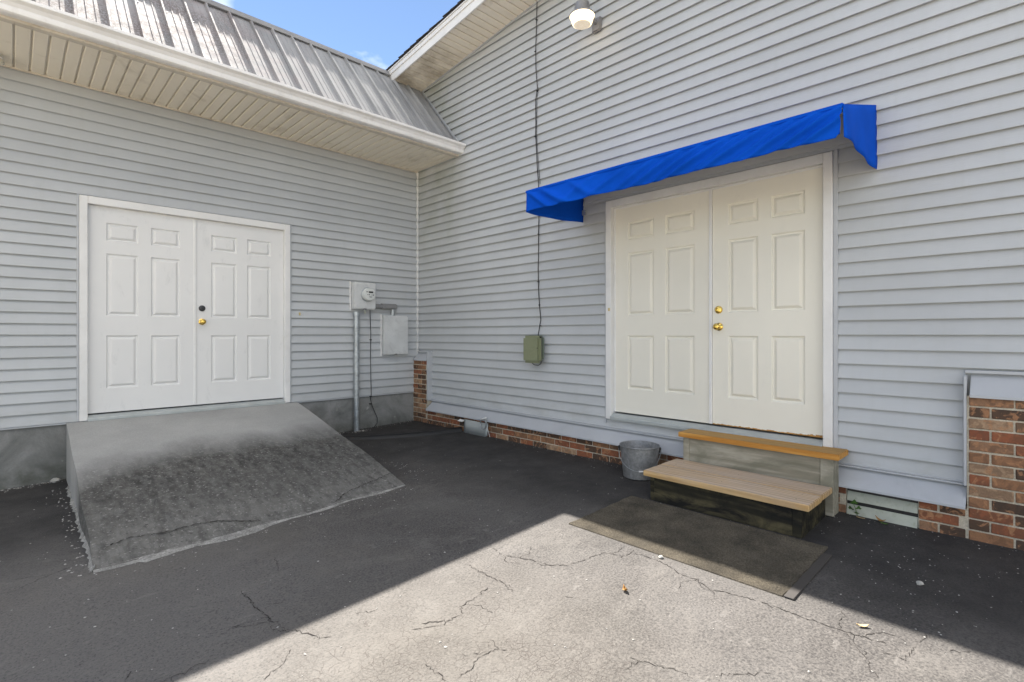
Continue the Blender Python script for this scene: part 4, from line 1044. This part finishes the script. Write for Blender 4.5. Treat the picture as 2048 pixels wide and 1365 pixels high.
# ------------------------------------------------------------------ wooden steps
ws = thing('wooden_steps', (-0.4, -4.77, 0), 'two-step wooden stoop with fresh treads below the awning doors', 'steps')
m = MB(); m.box(-0.275, -0.030, -5.372, -4.215, 0.388, 0.428); tag(m.build('upper_tread', 'wood_gold', ws, bevel=0.004, segs=2), 'amber coloured upper tread plank')
for a, b, dy in ((-0.786, -0.526, 0.0), (-0.518, -0.262, 0.006)):
    m = MB(); m.box(a, b, -5.337 + dy, -4.200 + dy, 0.160, 0.201); m.build('lower_tread', 'wood_pale', ws, bevel=0.004, segs=2)
m = MB(); m.box(-0.250, -0.222, -5.255, -4.300, 0.195, 0.387); m.build('upper_riser', 'wood_grey', ws, bevel=0.003)
for ya in (-4.300, -5.335):
    m = MB(); m.box(-0.256, -0.215, ya, ya + (0.05 if ya > -5 else 0.08), 0.0, 0.387); m.build('corner_post', 'wood_grey', ws, bevel=0.003)
m = MB(); m.box(-0.215, -0.124, -5.335, -5.300, 0.0, 0.387); m.build('side_board', 'wood_grey', ws, bevel=0.003)
m = MB(); m.box(-0.215, -0.124, -4.286, -4.252, 0.0, 0.387); m.build('side_board', 'wood_grey', ws, bevel=0.003)
m = MB(); m.box(-0.757, -0.722, -5.235, -4.275, -0.05, 0.160); tag(m.build('lower_riser', 'wood_moss', ws, bevel=0.003), 'dark mossy riser board')
m = MB(); m.box(-0.752, -0.257, -4.275, -4.240, -0.05, 0.160); m.build('side_board', 'wood_moss', ws, bevel=0.003)
m = MB(); m.box(-0.757, -0.700, -5.290, -5.235, -0.05, 0.160); m.build('corner_post', 'wood_moss', ws, bevel=0.003)
m = MB(); m.box(-0.700, -0.257, -5.288, -5.250, -0.05, 0.160); m.build('side_board', 'wood_moss', ws, bevel=0.003)
for (x, y) in ((-0.70, -4.29), (-0.58, -4.29), (-0.45, -4.29), (-0.34, -4.3), (-0.70, -5.24), (-0.58, -5.24), (-0.45, -5.24), (-0.34, -5.24), (-0.66, -4.75), (-0.4, -4.76)):
    m = MB(); m.lathe([(0.004, 0), (0.004, 0.0015), (0.001, 0.002)], (x, y, 0.2), 'z', 8); m.build('nail', 'darkmetal', ws)

# ------------------------------------------------------------------ pail
pc = Vector((-0.300, -3.865, gz(-0.3)))
pl = thing('metal_pail', pc, 'dull galvanised pail standing beside the wooden steps', 'bucket')
prf = [(0.001, 0.004), (0.132, 0.003), (0.137, 0.006), (0.168, 0.268), (0.172, 0.270), (0.174, 0.276), (0.171, 0.281), (0.167, 0.279), (0.164, 0.268), (0.133, 0.016), (0.001, 0.014)]
m = MB(); m.lathe(prf, pc, 'z', 40, caps=False); bd = m.build('body', 'bucket', pl, smooth=True)
ha = Vector((0.50, -0.86, 0)).normalized()                  # bail hinge axis, across the view
hb = Vector((-0.86, -0.50, 0)).normalized()
pts = []
for k in range(17):
    a = math.pi * k / 16
    d = ha * (0.178*math.cos(a)) + hb * (0.15*math.sin(a)**0.8 if 0 < k < 16 else 0)
    pts.append(tuple(pc + d + Vector((0, 0, 0.245 - 0.165*math.sin(a)))))
m = MB(); m.tube(pts, 0.0022, 6); bl = m.build('bail', 'galv', pl, smooth='all')
m = MB(); m.tube(pts[7:9], 0.007, 8); m.build('grip', 'white', bl, smooth=True)
for sg in (1, -1):
    p = pc + ha*(0.168*sg) + Vector((0, 0, 0.245)); m = MB(); m.box(p.x-0.012, p.x+0.012, p.y-0.012, p.y+0.012, p.z-0.025, p.z+0.02); m.build('ear', 'darkmetal', pl, bevel=0.004)

# ------------------------------------------------------------------ door mat
dm = thing('door_mat', (-1.17, -4.78, gz(-1.17)), 'ribbed brown entrance mat lying in front of the wooden steps', 'mat')
m = MB(); x0, x1, ya, yb = -1.548, -0.790, -5.440, -4.100
nr = 62; vs = []; pr = [(x0, 0.001)]
for i in range(nr):
    a = x0 + (x1-x0)*i/nr; w = (x1-x0)/nr
    pr += [(a + 0.1*w, 0.0045), (a + 0.3*w, 0.0085), (a + 0.6*w, 0.0085), (a + 0.8*w, 0.0045)]
pr += [(x1, 0.001)]
m.prism(pr, lambda a, b, t: (a, t + 0.003*math.sin(a*40), gz(a) + b), ya, yb); m.build('ribbed_pile', 'mat', dm)
m = MB(); m.prism([(-1.548, 0.0015), (-1.548, 0.010), (-0.905, 0.010), (-0.905, 0.0015)], lambda a, b, t: (a, t, gz(a) + b), -5.489, -5.443); m.build('edge_strip', 'mat_edge', dm, bevel=0.002)

# ------------------------------------------------------------------ zinc plate leaning at the brick base, with its clamp
vp = thing('zinc_plate', (-0.12, -1.44, 0), 'pale zinc sheet standing against the brick base in the corner', 'metal plate')
m = MB(); NP = 10; vs = []
for i in range(NP+1):
    y = -1.215 - 0.45*i/NP; bw = 0.006*math.sin(i/NP*3.1)
    vs += [(-0.118 - bw, y, 0.160), (-0.132 - bw, y, -0.004 + (0.014 if i == NP else 0))]
m.add(vs, [(2*i, 2*i+1, 2*i+3, 2*i+2) for i in range(NP)]); pp = m.build('sheet', 'platemetal', vp, smooth='all'); md = pp.modifiers.new('t', 'SOLIDIFY'); md.thickness = 0.003
m = MB(); m.prism([(-0.122, 0.152), (-0.165, 0.135), (-0.163, 0.131), (-0.122, 0.147)], lambda a, b, t: (a, t, b), -1.225, -1.13); m.build('bent_tab', 'white', vp)
cx, cy, cz = -0.150, -1.615, 0.165
m = MB(); m.tube([(cx, cy + 0.055*math.cos(a), cz - 0.012 + 0.062*math.sin(a)) for a in [6.283*k/20 for k in range(21)]], 0.008, 7); cl = m.build('clamp_ring', 'galv', vp, smooth='all')
m = MB(); m.tube([(cx-0.004, cy+0.045, cz+0.03), (cx-0.012, cy-0.02, cz+0.055), (cx-0.016, cy-0.075, cz+0.072)], 0.011, 7); m.build('clamp_lever', 'white', vp, smooth='all')
m = MB(); m.tube([(cx-0.006, cy-0.085, cz+0.072), (cx-0.004, cy-0.055, cz-0.01), (cx, cy-0.03, cz-0.055)], 0.005, 6); m.build('clamp_link', 'galv', vp, smooth='all')
m = MB(); m.tube([(-0.125, -1.665, 0.10), (-0.13, -1.70, 0.03), (-0.135, -1.715, 0.005)], 0.003, 5); m.build('tie_wire', 'white', vp, smooth='all')

# ------------------------------------------------------------------ small litter and weeds
def leaf(name, c, L, W, mat, label, cat, rz_=0.0, curl=0.01, tilt=0.0, group=None):
    m = MB(); vs = []; N = 6
    for i in range(N+1):
        t = i/N; w = W*math.sin(math.pi*min(1, t*1.02))**0.8*(1-0.35*t) + 0.0005
        for k in (-1, 0, 1):
            u, v = (t-0.5)*L, k*w*0.5; h = curl*(4*(t-0.5)**2) + 0.004*abs(k)
            x = u*math.cos(rz_) - v*math.sin(rz_); y = u*math.sin(rz_) + v*math.cos(rz_)
            vs.append((c[0]+x, c[1]+y, c[2] + 0.003 + h + u*tilt))
    m.add(vs, [(3*i+k, 3*i+k+1, 3*i+k+4, 3*i+k+3) for i in range(N) for k in (0, 1)])
    o = m.build(name, mat, smooth='all'); md = o.modifiers.new('t', 'SOLIDIFY'); md.thickness = 0.0008
    return tag(o, label, cat, group)
leaf('dry_leaf', (-2.025, -4.857, gz(-2.0)), 0.045, 0.03, 'leafdry', 'small curled orange-brown leaf lying in the sunlit asphalt', 'leaf', 0.9, 0.018)
leaf('dry_leaf', (-1.573, -5.772, gz(-1.57)), 0.05, 0.024, 'leafpale', 'pale tan dry leaf on the sunlit asphalt by the long crack', 'leaf', 2.2, 0.008)
def pebble(c, r, label):
    m = MB(); bmv = []
    n = 8; pr_ = [(0.001, -0.9), (0.7, -0.7), (1.0, -0.1), (0.85, 0.45), (0.45, 0.8), (0.001, 0.9)]
    m.lathe([(a*r, b*r*0.7) for a, b in pr_], (c[0], c[1], c[2] + r*0.5), 'z', n, caps=False)
    m.v = [(x + random.uniform(-0.2, 0.2)*r, y + random.uniform(-0.2, 0.2)*r, z) for x, y, z in m.v]
    return tag(m.build('pebble', 'stone', smooth=True), label, 'pebble')
pebble((-0.955, -5.889, gz(-0.95)), 0.016, 'white pebble lying alone on shaded asphalt near the brick base')
pebble((-1.575, -4.80, gz(-1.57)), 0.014, 'small pale pebble against the sunlit edge of the mat')
pebble((-3.95, -0.06, gz(-3.95)), 0.035, 'pale stone chip beside the ramp against the foundation wall')
wd = thing('ivy_sprig', (-0.12, -5.42, 0.0), 'green ivy sprig growing at the white crawl-space vent', 'weed')
def sprig_leaf(parent, c, r, yaw, pit_):
    m = MB(); out = [(0, -0.2), (0.5, -0.55), (1.0, -0.1), (0.45, 0.15), (0.35, 0.6), (0, 1.1), (-0.35, 0.6), (-0.45, 0.15), (-1.0, -0.1), (-0.5, -0.55)]
    rot = Matrix.Rotation(yaw, 3, 'Z') @ Matrix.Rotation(pit_, 3, 'Y')
    vs = [tuple(Vector(c) + rot @ Vector((0.15*r*abs(a), a*r, b*r))) for a, b in out] + [tuple(Vector(c))]
    m.add(vs, [(i, (i+1) % 10, 10) for i in range(10)])
    return m.build('leaf', 'leafgreen', parent, recalc=False)
m = MB(); m.tube([(-0.10, -5.44, -0.005), (-0.112, -5.43, 0.05), (-0.11, -5.41, 0.095)], 0.002, 5); m.build('stem', 'leafgreen', wd, smooth='all')
for c, r, yw, pt in (((-0.118, -5.425, 0.088), 0.026, 0.4, -0.4), ((-0.122, -5.405, 0.045), 0.022, -0.3, -0.5), ((-0.116, -5.450, 0.055), 0.020, 0.5, -0.3), ((-0.125, -5.44, 0.022), 0.018, 0.0, -0.8)): sprig_leaf(wd, c, r, yw, pt)
leaf('dry_leaf', (-0.135, -5.575, 0.004), 0.06, 0.04, 'leafdry', 'crumpled brown leaf caught against the crawl-space vent', 'leaf', 1.4, 0.02, 0.2)
leaf('green_leaf', (-0.17, -5.60, 0.0), 0.05, 0.026, 'leafgreen', 'single green leaf on the asphalt under the crawl-space vent', 'leaf', 1.3, 0.004)
leaf('dry_leaf', (-0.16, -5.47, 0.0), 0.05, 0.018, 'leafpale', 'pale sliver of leaf on the asphalt under the ivy sprig', 'leaf', 1.5, 0.004)
